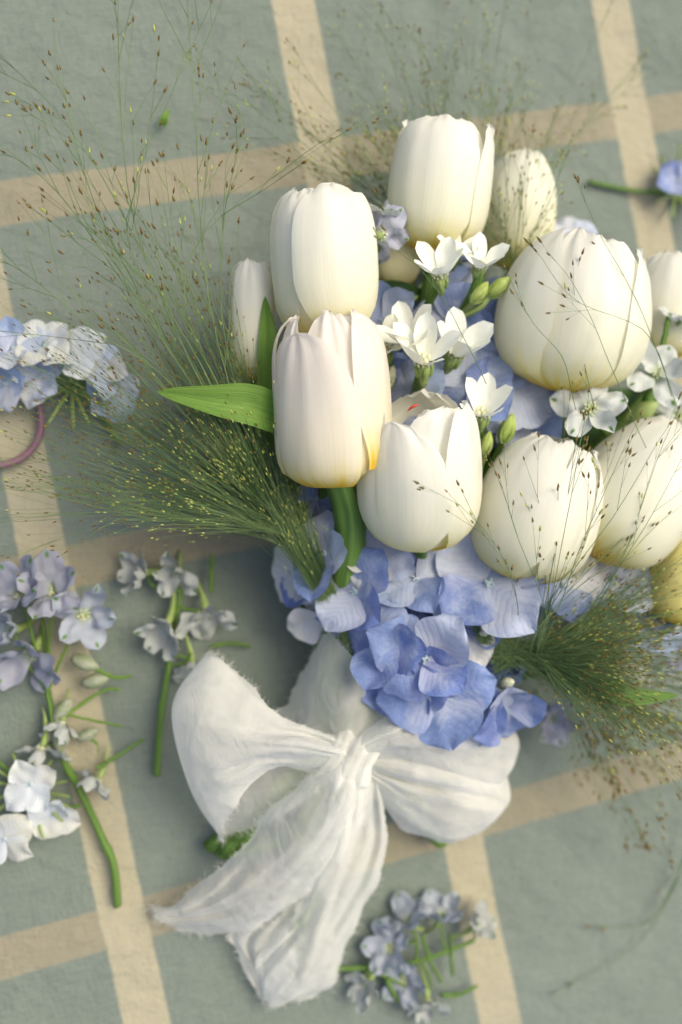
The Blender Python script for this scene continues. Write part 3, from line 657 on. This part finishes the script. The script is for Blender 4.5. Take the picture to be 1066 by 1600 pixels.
larkspur('lilac-white larkspur flower seen from behind between the two top tulips', [(594, 368, .082, 54, .15, -.6, -.9, 20, LIL), (600, 340, .076, 44, .1, -.9, .4, 50, WHT)], [((.0014, .0016), (592, 378, .078), (585, 450, .05), (590, 540, .03))], [], 3, (592, 372, .045), g1)
larkspur('faint lilac larkspur flowers under the right grass spray beside the bow', [(862, 1120, .020, 50, .2, .3, 1, 10, LIL), (1040, 1010, .030, 60, .2, 0, 1, 30, LIL), (1000, 1030, .035, 50, 0, 0, 1, 0, WHT)], [((.0014, .0016), (862, 1125, .018), (760, 1110, .02), (640, 1130, .024))], [], 4, (862, 1120, .015), g1)
larkspur('lilac-blue larkspur stalk at the left edge with a long bare green stem', [
    (35, 930, .018, 58, -.3, -.3, .9, 0, LIL), (85, 925, .022, 58, .1, -.5, .9, 30, LIL), (132, 960, .018, 56, .5, .2, .8, 10, BLU), (50, 1020, .014, 60, -.3, .6, .7, 60, LIL), (20, 985, .012, 50, -.5, .1, .8, 20, BLU),
    (68, 1165, .012, 42, -.2, .8, .2, 45, WHT), (155, 1215, .010, 38, -.3, .6, .4, 0, WHT), (98, 1125, .012, 36, -.3, .9, .2, 70, WHT)],
    [((.0018, .0024), (75, 1080, .010), (95, 1175, .010), (125, 1235, .007), (160, 1310, .006), (178, 1355, .006), (184, 1416, .006)), ((.0010, .0014), (60, 900, .012), (70, 1000, .010), (75, 1090, .010)), ((.0010, .0012), (126, 1258, .006), (112, 1262, .006), (100, 1260, .006)),
     ((.0012, .0010), (150, 1200, .012), (170, 1190, .010), (225, 1155, .006)), ((.0008, .0012), (205, 1056, .008), (178, 1058, .012), (140, 1040, .014)), ((.0008, .0010), (190, 1078, .008), (160, 1080, .010), (100, 1120, .012)), ((.0007, .0010), (100, 1180, .010), (110, 1150, .012), (150, 1160, .012), (152, 1190, .012)), ((.0007, .0007), (80, 1110, .010), (120, 1120, .012), (190, 1135, .008))],
    [(112, 1028, .014, 44, 1, .35, .1, 'silver'), (128, 1068, .012, 42, 1, -.2, .1, 'silver'), (112, 1092, .012, 40, -.6, .7, .1, 'silver'), (92, 1135, .012, 40, .1, .9, .2, 'silver'), (120, 1155, .010, 36, .9, -.4, .1, 'silver')], 5, (90, 1080, .008), g2, tint=LIL)
larkspur('small white larkspur sprig with a green stem lying left of the bow', [
    (228, 895, .012, 44, -.6, .0, .6, 0, WHT), (275, 890, .014, 44, -.1, .3, .7, 30, WHT), (262, 975, .016, 52, -.2, .6, .5, 10, WHT), (322, 955, .016, 52, .1, .6, .5, 50, WHT), (300, 1035, .010, 40, .1, .7, .4, 20, WHT)],
    [((.0012, .0022), (285, 915, .010), (270, 990, .010), (262, 1050, .007), (250, 1130, .006), (245, 1212, .006)), ((.0014, .0012), (330, 925, .014), (331, 890, .010), (332, 868, .008)), ((.0012, .0010), (330, 1010, .010), (360, 1005, .008), (392, 1010, .006)), ((.0007, .0007), (265, 1040, .007), (290, 1035, .010), (300, 1020, .012)), ((.0007, .0008), (285, 925, .010), (240, 915, .010), (230, 895, .012))], [], 6, (270, 960, .008), g2)
larkspur('pale blue larkspur sprig lying on the cloth below the bow', [
    (640, 1440, .014, 46, -.3, -.6, .4, 0, BLU), (690, 1432, .014, 44, .1, -.7, .4, 30, BLU), (742, 1448, .012, 38, .5, -.5, .4, 60, WHT), (575, 1535, .010, 40, -.5, .3, .6, 20, WHT), (668, 1560, .012, 42, .0, .7, .4, 40, WHT), (610, 1480, .010, 46, -.4, -.1, .8, 50, BLU), (630, 1530, .006, 44, 0, .2, .9, 80, BLU)],
    [((.0016, .0012), (510, 1514, .008), (570, 1512, .008), (640, 1505, .010), (690, 1490, .012), (740, 1470, .010)), ((.0010, .0009), (575, 1510, .008), (600, 1490, .010), (650, 1470, .014)), ((.0009, .0009), (568, 1516, .008), (600, 1525, .008), (640, 1545, .008)), ((.0016, .0010), (604, 1530, .010), (620, 1560, .008), (645, 1578, .006)), ((.0016, .0009), (690, 1555, .010), (720, 1553, .008), (746, 1540, .006)), ((.0012, .0009), (660, 1460, .014), (672, 1500, .012), (690, 1535, .010)), ((.0012, .0009), (705, 1460, .014), (705, 1495, .012), (708, 1525, .010))],
    [], 7, (650, 1500, .008), g2, tint=BLU)
sc_leaf = leaf_blade(None, Vector((0, 0, 0)), [(252, 196, .003), (258, 184, .006), (263, 170, .004)], 13, 'leaf', .4, 0, 'leaf_scrap')
tagm(sc_leaf, 'tiny bright green leaf scrap on the cloth at the upper left', 'leaf')

# under-leaves that close the bunch from below
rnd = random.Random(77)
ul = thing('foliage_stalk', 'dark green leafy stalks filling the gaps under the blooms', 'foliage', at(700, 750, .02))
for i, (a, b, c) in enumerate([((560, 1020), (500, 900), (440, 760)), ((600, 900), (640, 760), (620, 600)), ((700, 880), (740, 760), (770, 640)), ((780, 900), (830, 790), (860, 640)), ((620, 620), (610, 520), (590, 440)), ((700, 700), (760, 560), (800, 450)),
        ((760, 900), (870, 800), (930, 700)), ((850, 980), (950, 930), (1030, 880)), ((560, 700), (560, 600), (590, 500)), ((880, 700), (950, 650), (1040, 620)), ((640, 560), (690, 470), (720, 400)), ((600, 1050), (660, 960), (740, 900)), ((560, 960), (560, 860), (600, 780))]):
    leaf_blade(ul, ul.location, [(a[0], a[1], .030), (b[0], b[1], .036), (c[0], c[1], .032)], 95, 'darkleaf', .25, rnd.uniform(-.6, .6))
lf_ = thing('leaf_spray', 'glossy leaf with a pale underside above the central hydrangea, by the star flower', 'leaf', at(610, 470, .05))
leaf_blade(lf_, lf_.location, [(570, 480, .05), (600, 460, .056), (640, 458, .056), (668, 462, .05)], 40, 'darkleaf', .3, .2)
leaf_blade(lf_, lf_.location, [(585, 470, .06), (620, 474, .062), (655, 462, .06)], 22, 'palegreen', .2, .2)
rl_ = thing('leaf_spray', 'bright green pointed leaf under the grass spray at the right edge', 'leaf', at(940, 1080, .03))
leaf_blade(rl_, rl_.location, [(900, 1078, .078), (940, 1074, .092), (990, 1088, .102), (1062, 1086, .102)], 46, 'stem', .2, .2)
rs_ = thing('leaf_spray', 'light green stalk running out to the yellow-flushed bud', 'leaf', at(1000, 985, .03))
leaf_blade(rs_, rs_.location, [(920, 1035, .05), (970, 1005, .054), (1020, 975, .056), (1050, 955, .056)], 34, 'palegreen', .3, .1)

# ------------------------------------------------------------------ grass
sm = MB(); sm.spindle(Vector((0, 0, 0)), Vector((0, 1, 0)), 1.15, .19, 6)
SEEDB = mesh('seed', sm.v, sm.f, M['seedbrown'], sm.uv); SEEDG = mesh('seed', sm.v, sm.f, M['seedgreen'], sm.uv)
def grass(label, strands, seed, nbr=9, sub=3, blen=.045, ang=(14, 34), start=.35, r0=.00028, seedL=.0026, greenfrac=.2, nobj=150, green_zone=None, loc=None, group='fine seed grass sprays', wild=1.0):
    rnd = random.Random(seed); t = thing('grass_spray', label, 'grass', loc, group); mb = MB(); seeds = []
    def add_seed(p, d):
        L = seedL * rnd.uniform(.7, 1.15)
        g = rnd.random() < (greenfrac if green_zone is None else green_zone(p, rnd))
        seeds.append((p, d, L, g))
    for pts in strands:
        P = [at(*q) if not isinstance(q, Vector) else q for q in pts]; n = 14
        L = sum((P[i + 1] - P[i]).length for i in range(len(P) - 1))
        cur = [cr(P, i / n) - loc for i in range(n + 1)]
        for i in range(1, n): cur[i] = cur[i] + Vector((noise.noise(cur[i] * 40 + Vector((seed, 0, 0))), noise.noise(cur[i] * 40 + Vector((0, seed, 5))), noise.noise(cur[i] * 40 + Vector((0, seed, 9))))) * .0007
        mb.tube(cur, r0 * 1.3, r0 * .45)
        d = (cur[-1] - cur[-2]).normalized(); add_seed(cur[-1], d)
        nb = int(nbr * rnd.uniform(.7, 1.3))
        for k in range(nb):
            s = start + (1 - start) * (k + rnd.random()) / nb * .97
            p = cr(cur, s); tg = (cr(cur, min(s + .03, 1)) - cr(cur, s - .03)).normalized()
            A, B = frame_dir(tg)
            a = rnd.uniform(0, 2 * PI); th_ = R(rnd.uniform(*ang)) * wild
            side = (A * math.cos(a) + B * math.sin(a) * .6)
            dd = (tg * math.cos(th_) + side * math.sin(th_)).normalized()
            bl = blen * rnd.uniform(.45, 1.1) * (1.15 - .75 * s) 
            bend = Vector((rnd.uniform(-1, 1), rnd.uniform(-1, 1), rnd.uniform(-.4, .8))) * .045
            q1 = p + dd * bl * .5; q2 = p + (dd + bend).normalized() * bl
            br = [p, p + dd * bl * .25, q1, (q1 + q2) * .5, q2]
            mb.tube(br, r0 * .62, r0 * .30); add_seed(q2, (q2 - q1).normalized())
            for j in range(rnd.randint(max(sub - 1, 0), sub + 1)):
                f = rnd.uniform(.3, .92); pp = cr(br, f); tg2 = (q2 - p).normalized(); A2, B2 = frame_dir(tg2)
                a = rnd.uniform(0, 2 * PI); t2 = R(rnd.uniform(*ang)) * .9
                d2 = (tg2 * math.cos(t2) + (A2 * math.cos(a) + B2 * math.sin(a)) * math.sin(t2)).normalized()
                sl = bl * rnd.uniform(.12, .42); e = pp + d2 * sl; mb.tube([pp, pp + d2 * sl * .5 + bend * sl * .1, e], r0 * .42, r0 * .25)
                add_seed(e, (e - pp).normalized())
    st = mb.build('stem', M['grass'], t); st['kind'] = 'stuff'
    rnd.shuffle(seeds)
    for (p, d, L, g) in seeds[:nobj]:
        obj('seed', SEEDG if g else SEEDB, t, Matrix.Translation(p) @ basis(frame_dir(d)[0], frame_dir(d)[1]) @ Matrix.Identity(4) if False else Matrix.Translation(p) @ d.to_track_quat('Y', 'Z').to_matrix().to_4x4() @ Matrix.Diagonal((L, L, L, 1)))
    for gg, mt in ((True, 'seedgreen'), (False, 'seedbrown')):
        m2 = MB()
        for (p, d, L, g) in seeds[nobj:]:
            if g == gg: m2.spindle(p, d, L * 1.15, L * .18, 5)
        if m2.v: o = m2.build('seeds', M[mt], t); o['kind'] = 'stuff'
    return t
rg = random.Random(5)
# tall strands reaching to the top left corner
tall = [[(530, 985, .05), (450, 850, .07), (330, 600, .085), (225, 400, .09), (190, 200, .09), (185, -30, .09)],
        [(530, 985, .05), (460, 850, .07), (370, 640, .08), (322, 440, .088), (305, 200, .092), (292, -20, .095)],
        [(530, 985, .05), (445, 830, .07), (310, 590, .085), (215, 380, .09), (110, 200, .09), (0, 85, .085)],
        [(530, 985, .05), (440, 820, .07), (300, 600, .08), (190, 440, .085), (90, 300, .085), (10, 240, .08)],
        [(530, 985, .05), (440, 830, .07), (270, 600, .08), (150, 520, .08), (60, 440, .075), (-20, 395, .07)],
        [(530, 985, .05), (455, 850, .07), (350, 620, .085), (290, 480, .09), (330, 350, .095), (540, 205, .10)],
        [(530, 985, .05), (450, 850, .07), (320, 600, .08), (240, 460, .085), (200, 330, .085), (330, 5, .085)],
        [(530, 985, .05), (460, 840, .07), (380, 650, .075), (345, 480, .08), (350, 330, .085), (380, 210, .085)],
        [(530, 985, .05), (450, 840, .07), (330, 640, .075), (250, 520, .08), (140, 300, .08), (95, 110, .08)]]
grass('tallest fine grass strands rising from the bunch to the top left corner', tall, 11, nbr=8, sub=2, blen=.095, ang=(14, 40), start=.45, greenfrac=.15, nobj=200, loc=at(530, 985, .05), r0=.00036, seedL=.0032)
def fan(o, c, r1, r2, a0, a1, n, z0, z1, rnd, mid=.55, zj=.012, jo=7):
    out = []
    for i in range(n):
        a = R(rnd.uniform(a0, a1)); rr = rnd.uniform(r1, r2)
        ex, ey = c[0] + rr * math.cos(a), c[1] - rr * math.sin(a); zz = z1 + rnd.uniform(-zj, zj)
        j = rnd.uniform(-14, 14); k = rnd.uniform(-10, 10)
        q_ = rnd.uniform(-jo, jo); out.append([(o[0] + j * .5 + q_ * .5, o[1] + k * .5 + q_, z0), (c[0] + j, c[1] + k, (z0 * .4 + z1 * .6)), (c[0] + (ex - c[0]) * mid + rnd.uniform(-8, 8), c[1] + (ey - c[1]) * mid + rnd.uniform(-8, 8), zz), (ex, ey, zz - .004)])
    return out
lowz = lambda p, r: .9 if p.length < .12 else (.4 if p.length < .145 else .05)
grass('dense feathery green grass spray sweeping left below the pointed leaf', fan((548, 1004), (462, 850), 110, 430, 102, 170, 150, .062, .070, rg, jo=18), 12, nbr=8, sub=1, blen=.085, ang=(3, 13), start=.06, nobj=200, green_zone=lowz, loc=at(548, 1004, .06), r0=.00019, seedL=.0021)
grass('wispy grass spray spreading over the cloth at the left edge', fan((530, 985), (420, 800), 260, 500, 118, 185, 40, .045, .062, rg), 13, nbr=5, sub=1, blen=.10, ang=(8, 26), start=.3, nobj=200, greenfrac=.08, loc=at(530, 985, .045), r0=.00022, seedL=.0023)
grass('upright grass spray standing beside the slim blurred tulip at the left of the bunch', fan((500, 940), (425, 760), 230, 480, 100, 128, 20, .05, .066, rg), 14, nbr=5, sub=1, blen=.07, ang=(5, 20), start=.35, nobj=150, greenfrac=.12, loc=at(500, 940, .05), r0=.00024, seedL=.0024)
grass('thick grass tuft in front of the right hydrangea fanning off the right edge', fan((760, 1015), (825, 1020), 90, 330, -42, 34, 190, .080, .088, rg, zj=.016, jo=38), 15, nbr=8, sub=1, blen=.065, ang=(4, 18), start=.03, nobj=150, greenfrac=.25, loc=at(760, 1015, .07), r0=.00021, seedL=.0024)
grass('drooping brown-seeded grass strands at the lower right below the pointed leaf', fan((790, 1010), (860, 1060), 120, 330, -66, -18, 26, .06, .05, rg, zj=.02), 16, nbr=6, sub=2, blen=.05, ang=(10, 28), start=.5, nobj=150, greenfrac=.05, loc=at(790, 1010, .055), r0=.00022, seedL=.0038)
grass('sparse grass strands rising over the lower right tulips', [[(850, 1060, .08), (930, 940, .105), (1010, 820, .12), (1075, 700, .125)], [(830, 1060, .08), (880, 930, .11), (930, 800, .12), (1000, 650, .12)], [(830, 1060, .08), (860, 900, .11), (890, 760, .12), (900, 690, .12)],
    [(820, 1060, .08), (850, 930, .10), (850, 820, .115), (820, 720, .12)], [(860, 1060, .08), (960, 900, .105), (1020, 740, .12), (1060, 640, .12)], [(860, 1060, .08), (990, 930, .10), (1080, 860, .11), (1120, 800, .11)], [(800, 1050, .08), (810, 950, .1), (780, 860, .12), (700, 770, .13)]] + fan((830, 1050), (850, 960), 180, 430, 30, 108, 7, .08, .118, rg), 17, nbr=5, sub=2, blen=.05, ang=(10, 30), start=.35, nobj=120, greenfrac=.12, loc=at(840, 1060, .07), r0=.00022, seedL=.0032)
grass('few out-of-focus grass strands crossing the largest tulip at the right', [[(1010, 700, .11), (950, 560, .125), (900, 450, .13), (860, 400, .13)], [(1060, 640, .11), (1000, 480, .12), (940, 370, .12), (900, 280, .11)], [(1050, 620, .11), (1010, 520, .125), (900, 470, .13), (840, 395, .13)], [(900, 640, .11), (880, 560, .12), (830, 500, .13), (790, 420, .13)], [(760, 600, .12), (700, 480, .13), (640, 400, .135), (600, 330, .135)], [(930, 640, .11), (905, 520, .12), (895, 440, .12)]], 18, nbr=3, sub=1, blen=.035, ang=(12, 30), start=.4, nobj=60, greenfrac=.05, loc=at(960, 650, .10), r0=.00018, seedL=.0032)
grass('grass spray in front of the soft-focus tulip at the top of the bunch', fan((810, 560), (800, 440), 90, 270, 62, 118, 15, .045, .062, rg), 19, nbr=8, sub=2, blen=.045, ang=(8, 24), start=.25, nobj=120, greenfrac=.4, loc=at(810, 560, .045), r0=.00022, seedL=.0022)
grass('blurred grass cloud low over the cloth at the top, behind the topmost tulip', fan((720, 560), (730, 420), 200, 520, 50, 150, 38, .03, .034, rg, zj=.006), 20, nbr=9, sub=3, blen=.06, ang=(12, 34), start=.3, nobj=100, greenfrac=.3, loc=at(740, 560, .03), r0=.00026, seedL=.0024)
grass('single dark-seeded grass strand lying alone at the lower right corner', [[(1090, 1250, .012), (1060, 1370, .008), (990, 1480, .005), (868, 1550, .004)], [(1062, 1365, .008), (1010, 1440, .006), (925, 1448, .004)], [(1080, 1300, .01), (1066, 1345, .01), (1032, 1388, .006)]], 21, nbr=1, sub=0, blen=.01, start=.8, nobj=20, greenfrac=0, loc=at(1090, 1250, .012), r0=.00045, seedL=.0042)

# ------------------------------------------------------------------ ribbon
rib = thing('ribbon_bow', 'white sheer frayed ribbon tied in a bow around the stems', 'ribbon', at(540, 1180, .03))
fray = MB()
def patch(name, rows, nu=44, nv=44, folds=(), seed=0, fringe=(), wr=.0016):
    o0 = rib.location; rnd = random.Random(seed); o1 = Vector((seed * 3.1, seed * 1.7, 0))
    G = [[at(*p) for p in r_] for r_ in rows]
    base = {}
    def raw(u, v):
        return cr([cr(r_, v) for r_ in G], u)
    def fn(u, v):
        p = raw(u, v); z = 0
        for (fr, amp, ph, sk, a0, a1) in folds:        # pleats running along u
            e = (a0 + (a1 - a0) * u) * sstep(-.25, .35, noise.noise(o1 + Vector((v * 3.3, u * 2.2, fr * 3)))); x = fr * v + ph + sk * u + 1.3 * noise.noise(o1 + Vector((v * 2, u * 1.5, fr)))
            s = math.sin(x * 2 * PI); z += amp * e * (s + .3 * math.sin(x * 4 * PI + 1))*.8
        z += wr * 2.6 * noise.noise(o1 + Vector((u * 2.5, v * 3.5, 1))) + wr * .9 * noise.noise(o1 + p * 75) + wr * .35 * noise.noise(o1 + p * 190)
        z += .0016 * (.35 - abs(noise.noise(o1 + Vector((u * 3.2 + v, v * 4.5, 11))))) + .0009 * (.3 - abs(noise.noise(o1 + p * 42)))
        vdir = (CAM - p).normalized()
        q = p + (vdir * .7 + Vector((0, 0, .3))) * z
        e = min(v, 1 - v)
        ew = math.exp(-(e / .10) ** 2); q = q + (AX[0] * noise.noise(o1 + Vector((u * 9, v, 21))) + AX[1] * noise.noise(o1 + Vector((u * 9, v, 31)))) * .0035 * ew * sstep(.1, .35, u) + Vector((0, 0, 1)) * noise.noise(o1 + Vector((u * 7, v, 41))) * .006 * ew * sstep(.1, .4, u)
        if e < .001: q = q + AX[0] * .0004 * rnd.uniform(-1, 1) + AX[1] * .0004 * rnd.uniform(-1, 1)
        q.z = max(q.z, .0025); return q - o0
    vs, fs, uv = grid(nu, nv, fn)
    ob = obj(name, mesh(name, vs, fs, M['chiffon'], uv), rib)
    def edge(idx_out, idx_in, a, b, n):
        for _ in range(n):
            t = a + (b - a) * rnd.random(); m = len(idx_out) - 1; i = min(int(t * m), m - 1); f = t * m - i
            p = vs[idx_out[i]].lerp(vs[idx_out[i + 1]], f); q = vs[idx_in[i]].lerp(vs[idx_in[i + 1]], f); d = (p - q).normalized()
            d = (d + Vector((rnd.uniform(-.6, .6), rnd.uniform(-.6, .6), rnd.uniform(-.4, .6)))).normalized(); L = rnd.uniform(.0008, .0048)
            d2 = (d + Vector((rnd.uniform(-.7, .7), rnd.uniform(-.7, .7), rnd.uniform(-.4, .4)))).normalized()
            fray.tube([p - d * .0004, p + d * L * .5, p + d * L * .5 + d2 * L * .5], 0.00010, .00005)
    for (side, a, b, n) in fringe:
        if side == 'v0': edge([i * nv for i in range(nu)], [i * nv + 1 for i in range(nu)], a, b, n)
        if side == 'v1': edge([i * nv + nv - 1 for i in range(nu)], [i * nv + nv - 2 for i in range(nu)], a, b, n)
        if side == 'u1': edge([(nu - 1) * nv + j for j in range(nv)], [(nu - 2) * nv + j for j in range(nv)], a, b, n)
        if side == 'u0': edge([j for j in range(nv)], [nv + j for j in range(nv)], a, b, n)
    return ob
# wrap round the stems
patch('wrap', [[(500, 985, .030), (512, 985, .050), (540, 1015, .064), (575, 1050, .064), (600, 1085, .050), (612, 1105, .03)],
               [(480, 1040, .026), (495, 1045, .050), (530, 1060, .064), (565, 1085, .064), (600, 1110, .052), (622, 1130, .03)],
               [(452, 1090, .024), (480, 1095, .046), (520, 1105, .062), (555, 1120, .063), (595, 1135, .052), (630, 1150, .03)],
               [(434, 1125, .020), (480, 1140, .044), (520, 1150, .056), (550, 1155, .058), (590, 1158, .050), (625, 1165, .03)],
               [(480, 1175, .026), (505, 1180, .044), (528, 1182, .050), (550, 1182, .052), (575, 1180, .046), (600, 1180, .03)]],
      folds=[(4, .0016, .1, .3, .5, 1.3), (9, .0007, .4, .5, .4, 1)], seed=1, fringe=[('u0', 0, 1, 160), ('v0', 0, 1, 60)])
# left loop, upper layer then the rounded end turning under
patch('loop', [[(545, 1160, .058), (542, 1172, .064), (540, 1184, .066), (538, 1196, .064), (534, 1206, .056)],
               [(480, 1135, .060), (478, 1152, .070), (476, 1172, .074), (476, 1190, .070), (480, 1204, .058)],
               [(436, 1118, .060), (420, 1140, .074), (408, 1165, .080), (408, 1190, .076), (424, 1200, .060)],
               [(392, 1068, .060), (360, 1110, .074), (345, 1160, .080), (350, 1215, .074), (378, 1245, .056)],
               [(352, 1034, .054), (312, 1085, .066), (300, 1155, .070), (308, 1225, .062), (350, 1282, .046)],
               [(328, 1022, .044), (280, 1080, .048), (272, 1140, .050), (300, 1235, .044), (342, 1305, .034)],
               [(330, 1026, .034), (284, 1085, .034), (278, 1142, .034), (304, 1236, .030), (348, 1306, .026)],
               [(370, 1060, .030), (330, 1120, .030), (322, 1180, .034), (356, 1245, .038), (412, 1288, .036)],
               [(430, 1110, .036), (400, 1150, .038), (405, 1190, .042), (440, 1228, .046), (480, 1250, .046)],
               [(520, 1150, .048), (510, 1168, .046), (508, 1185, .048), (512, 1205, .050), (520, 1222, .050)]],
      90, 70, folds=[(1.6, .0056, .15, .2, .9, .5), (4, .0011, .5, -.3, 1.3, -.7)], seed=2, fringe=[('v1', .35, .95, 260), ('v0', .05, .6, 150)])
# right loop, upper
patch('loop', [[(548, 1156, .058), (552, 1168, .064), (556, 1178, .066), (560, 1188, .064), (564, 1198, .056)],
               [(598, 1122, .060), (608, 1140, .072), (612, 1160, .074), (612, 1178, .070), (606, 1192, .058)],
               [(650, 1100, .050), (670, 1125, .062), (676, 1156, .074), (670, 1188, .070), (656, 1208, .056)],
               [(715, 1092, .044), (742, 1128, .058), (748, 1168, .070), (736, 1212, .064), (708, 1240, .050)],
               [(775, 1114, .036), (800, 1140, .046), (804, 1176, .054), (790, 1212, .052), (756, 1242, .040)],
               [(785, 1128, .030), (806, 1158, .038), (806, 1182, .038), (788, 1212, .034), (760, 1240, .030)],
               [(760, 1125, .022), (785, 1150, .024), (782, 1180, .024), (760, 1212, .022), (735, 1236, .022)],
               [(680, 1120, .024), (690, 1145, .022), (688, 1175, .022), (680, 1200, .022), (665, 1225, .022)],
               [(580, 1160, .040), (585, 1170, .036), (588, 1180, .034), (590, 1190, .034), (590, 1200, .034)]],
      84, 70, folds=[(1.8, .0052, .3, .3, .9, .5), (4, .0011, .2, .2, 1.3, -.7)], seed=3, fringe=[('v1', .1, .6, 130)])
# right loop, lower
patch('loop', [[(560, 1180, .056), (564, 1190, .060), (566, 1198, .058), (566, 1208, .052), (562, 1216, .044)],
               [(610, 1178, .058), (614, 1200, .066), (612, 1222, .064), (604, 1240, .056), (592, 1250, .044)],
               [(665, 1180, .054), (670, 1215, .064), (664, 1250, .062), (648, 1280, .052), (628, 1296, .040)],
               [(730, 1190, .050), (734, 1235, .062), (720, 1278, .060), (702, 1306, .048), (682, 1316, .034)],
               [(782, 1214, .038), (784, 1248, .044), (768, 1282, .042), (742, 1304, .036), (712, 1313, .028)],
               [(788, 1222, .026), (790, 1254, .028), (760, 1284, .026), (740, 1300, .024), (712, 1308, .020)],
               [(700, 1240, .020), (705, 1260, .018), (695, 1280, .018), (685, 1292, .016), (670, 1300, .016)],
               [(590, 1210, .032), (594, 1220, .028), (594, 1230, .026), (592, 1238, .026), (588, 1246, .026)]],
      80, 66, folds=[(1.6, .0052, .1, .3, .9, .5), (4, .0011, .2, .2, 1.3, -.7)], seed=4, fringe=[('v0', .3, .7, 120), ('u1', 0, 1, 20)])
# left tail
patch('tail', [[(520, 1188, .062), (535, 1184, .068), (550, 1182, .070), (562, 1188, .068), (572, 1198, .058)],
               [(478, 1214, .060), (505, 1222, .070), (530, 1228, .074), (552, 1238, .070), (574, 1250, .056)],
               [(430, 1258, .054), (462, 1280, .066), (492, 1298, .070), (520, 1312, .064), (548, 1320, .050)],
               [(388, 1308, .048), (415, 1336, .058), (440, 1356, .060), (470, 1370, .054), (500, 1378, .040)],
               [(340, 1358, .040), (362, 1386, .046), (385, 1408, .047), (410, 1422, .042), (436, 1432, .030)],
               [(292, 1402, .026), (305, 1418, .030), (322, 1434, .030), (345, 1444, .028), (372, 1452, .020)],
               [(240, 1424, .012), (244, 1430, .014), (250, 1438, .014), (268, 1446, .012), (290, 1456, .008)]],
      84, 66, folds=[(1.3, .0056, .2, .15, .9, .8), (4, .0011, .3, .3, 1.3, -.7)], seed=5, fringe=[('v0', .05, 1, 120), ('v1', .2, 1, 260), ('u1', 0, 1, 70)])
# hanging tail
patch('tail', [[(530, 1192, .056), (545, 1196, .062), (560, 1196, .064), (576, 1196, .060), (588, 1200, .050)],
               [(516, 1260, .052), (535, 1262, .062), (556, 1262, .064), (580, 1262, .058), (600, 1262, .046)],
               [(500, 1320, .046), (520, 1322, .056), (545, 1324, .058), (575, 1322, .052), (606, 1312, .036)],
               [(480, 1380, .036), (498, 1384, .046), (522, 1388, .048), (552, 1386, .042), (588, 1376, .026)],
               [(455, 1432, .028), (472, 1440, .034), (495, 1450, .036), (522, 1452, .032), (552, 1446, .020)],
               [(420, 1470, .020), (440, 1488, .028), (466, 1502, .030), (496, 1512, .026), (532, 1512, .014)],
               [(395, 1500, .012), (415, 1528, .018), (440, 1546, .020), (475, 1550, .016), (515, 1542, .008)],
               [(402, 1530, .006), (412, 1556, .008), (424, 1572, .009), (450, 1566, .008), (486, 1558, .005)]],
      84, 66, folds=[(1.5, .0056, .35, .1, .9, .8), (4, .0011, .1, .3, 1.3, -.7)], seed=6, fringe=[('v0', .3, 1, 180), ('v1', .4, 1, 60), ('u1', 0, 1, 90)])
# second layer of the hanging tail, spread left
patch('tail', [[(520, 1200, .046), (530, 1205, .050), (545, 1208, .050), (560, 1210, .046)],
               [(480, 1300, .034), (500, 1310, .040), (525, 1316, .040), (545, 1320, .034)],
               [(420, 1400, .022), (445, 1405, .026), (472, 1402, .026), (500, 1396, .022)],
               [(356, 1452, .014), (385, 1465, .018), (420, 1470, .018), (452, 1462, .014)],
               [(372, 1490, .010), (395, 1508, .013), (425, 1515, .013), (465, 1500, .010)],
               [(398, 1545, .006), (410, 1560, .008), (430, 1560, .008), (460, 1545, .006)]],
      50, 36, folds=[(1.3, .004, .35, .1, .8, .9), (4, .0007, .1, .3, 1.0, -.3)], seed=7, fringe=[('v0', .4, 1, 120), ('u1', 0, 1, 60)])
# knot: a tight band folded over the middle
def knot(u, v):
    a = -1.9 + 3.8 * u; x = (v - .5); c0 = at(548, 1188, .060)
    ax = (AX[0] * .93 + AX[1] * .35).normalized(); up = (CAM - c0).normalized(); cross_ = ax.cross(up).normalized()
    r = .0125 * (1 - 1.2 * x * x) * (1 + .07 * math.sin(v * 15 + 2 * math.sin(a)) + .04 * math.sin(v * 31 + a * 2) + .12 * noise.noise(Vector((v * 4, a * 1.2, 0))))
    return c0 + ax * x * (.023 + .004 * abs(math.sin(a))) + up * math.cos(a) * r * 1.0 + cross_ * math.sin(a) * r * 1.15 - rib.location
vs, fs, uv = grid(34, 40, knot); obj('knot', mesh('knot', vs, fs, M['chiffon'], uv), rib)
fo = obj('fray', mesh('fray', fray.v, fray.f, M['fray'], fray.uv), rib); fo['kind'] = 'stuff'

# ------------------------------------------------------------------ purple hoop
C0 = at(-6, 656, .006); rr_ = 62 * mpp(.006)
mb = MB(); n1, n2 = 64, 10
for i in range(n1):
    a = 2 * PI * i / n1; c = Vector((math.cos(a) * rr_, math.sin(a) * rr_ * 1.05, .0012 * math.sin(a * 2)))
    d = Vector((math.cos(a), math.sin(a), 0))
    for k in range(n2):
        b_ = 2 * PI * k / n2; mb.v.append(c + d * math.cos(b_) * .0021 + Vector((0, 0, math.sin(b_) * .0016))); mb.uv.append((k / n2, i / n1))
for i in range(n1):
    for k in range(n2):
        mb.f.append((i * n2 + k, ((i + 1) % n1) * n2 + k, ((i + 1) % n1) * n2 + (k + 1) % n2, i * n2 + (k + 1) % n2))
ho = obj('hoop', mesh('hoop', mb.v, mb.f, M['ring'], mb.uv)); ho.location = C0
tagm(ho, 'dark purple ring lying on the cloth at the left edge below the loose florets', 'ring')
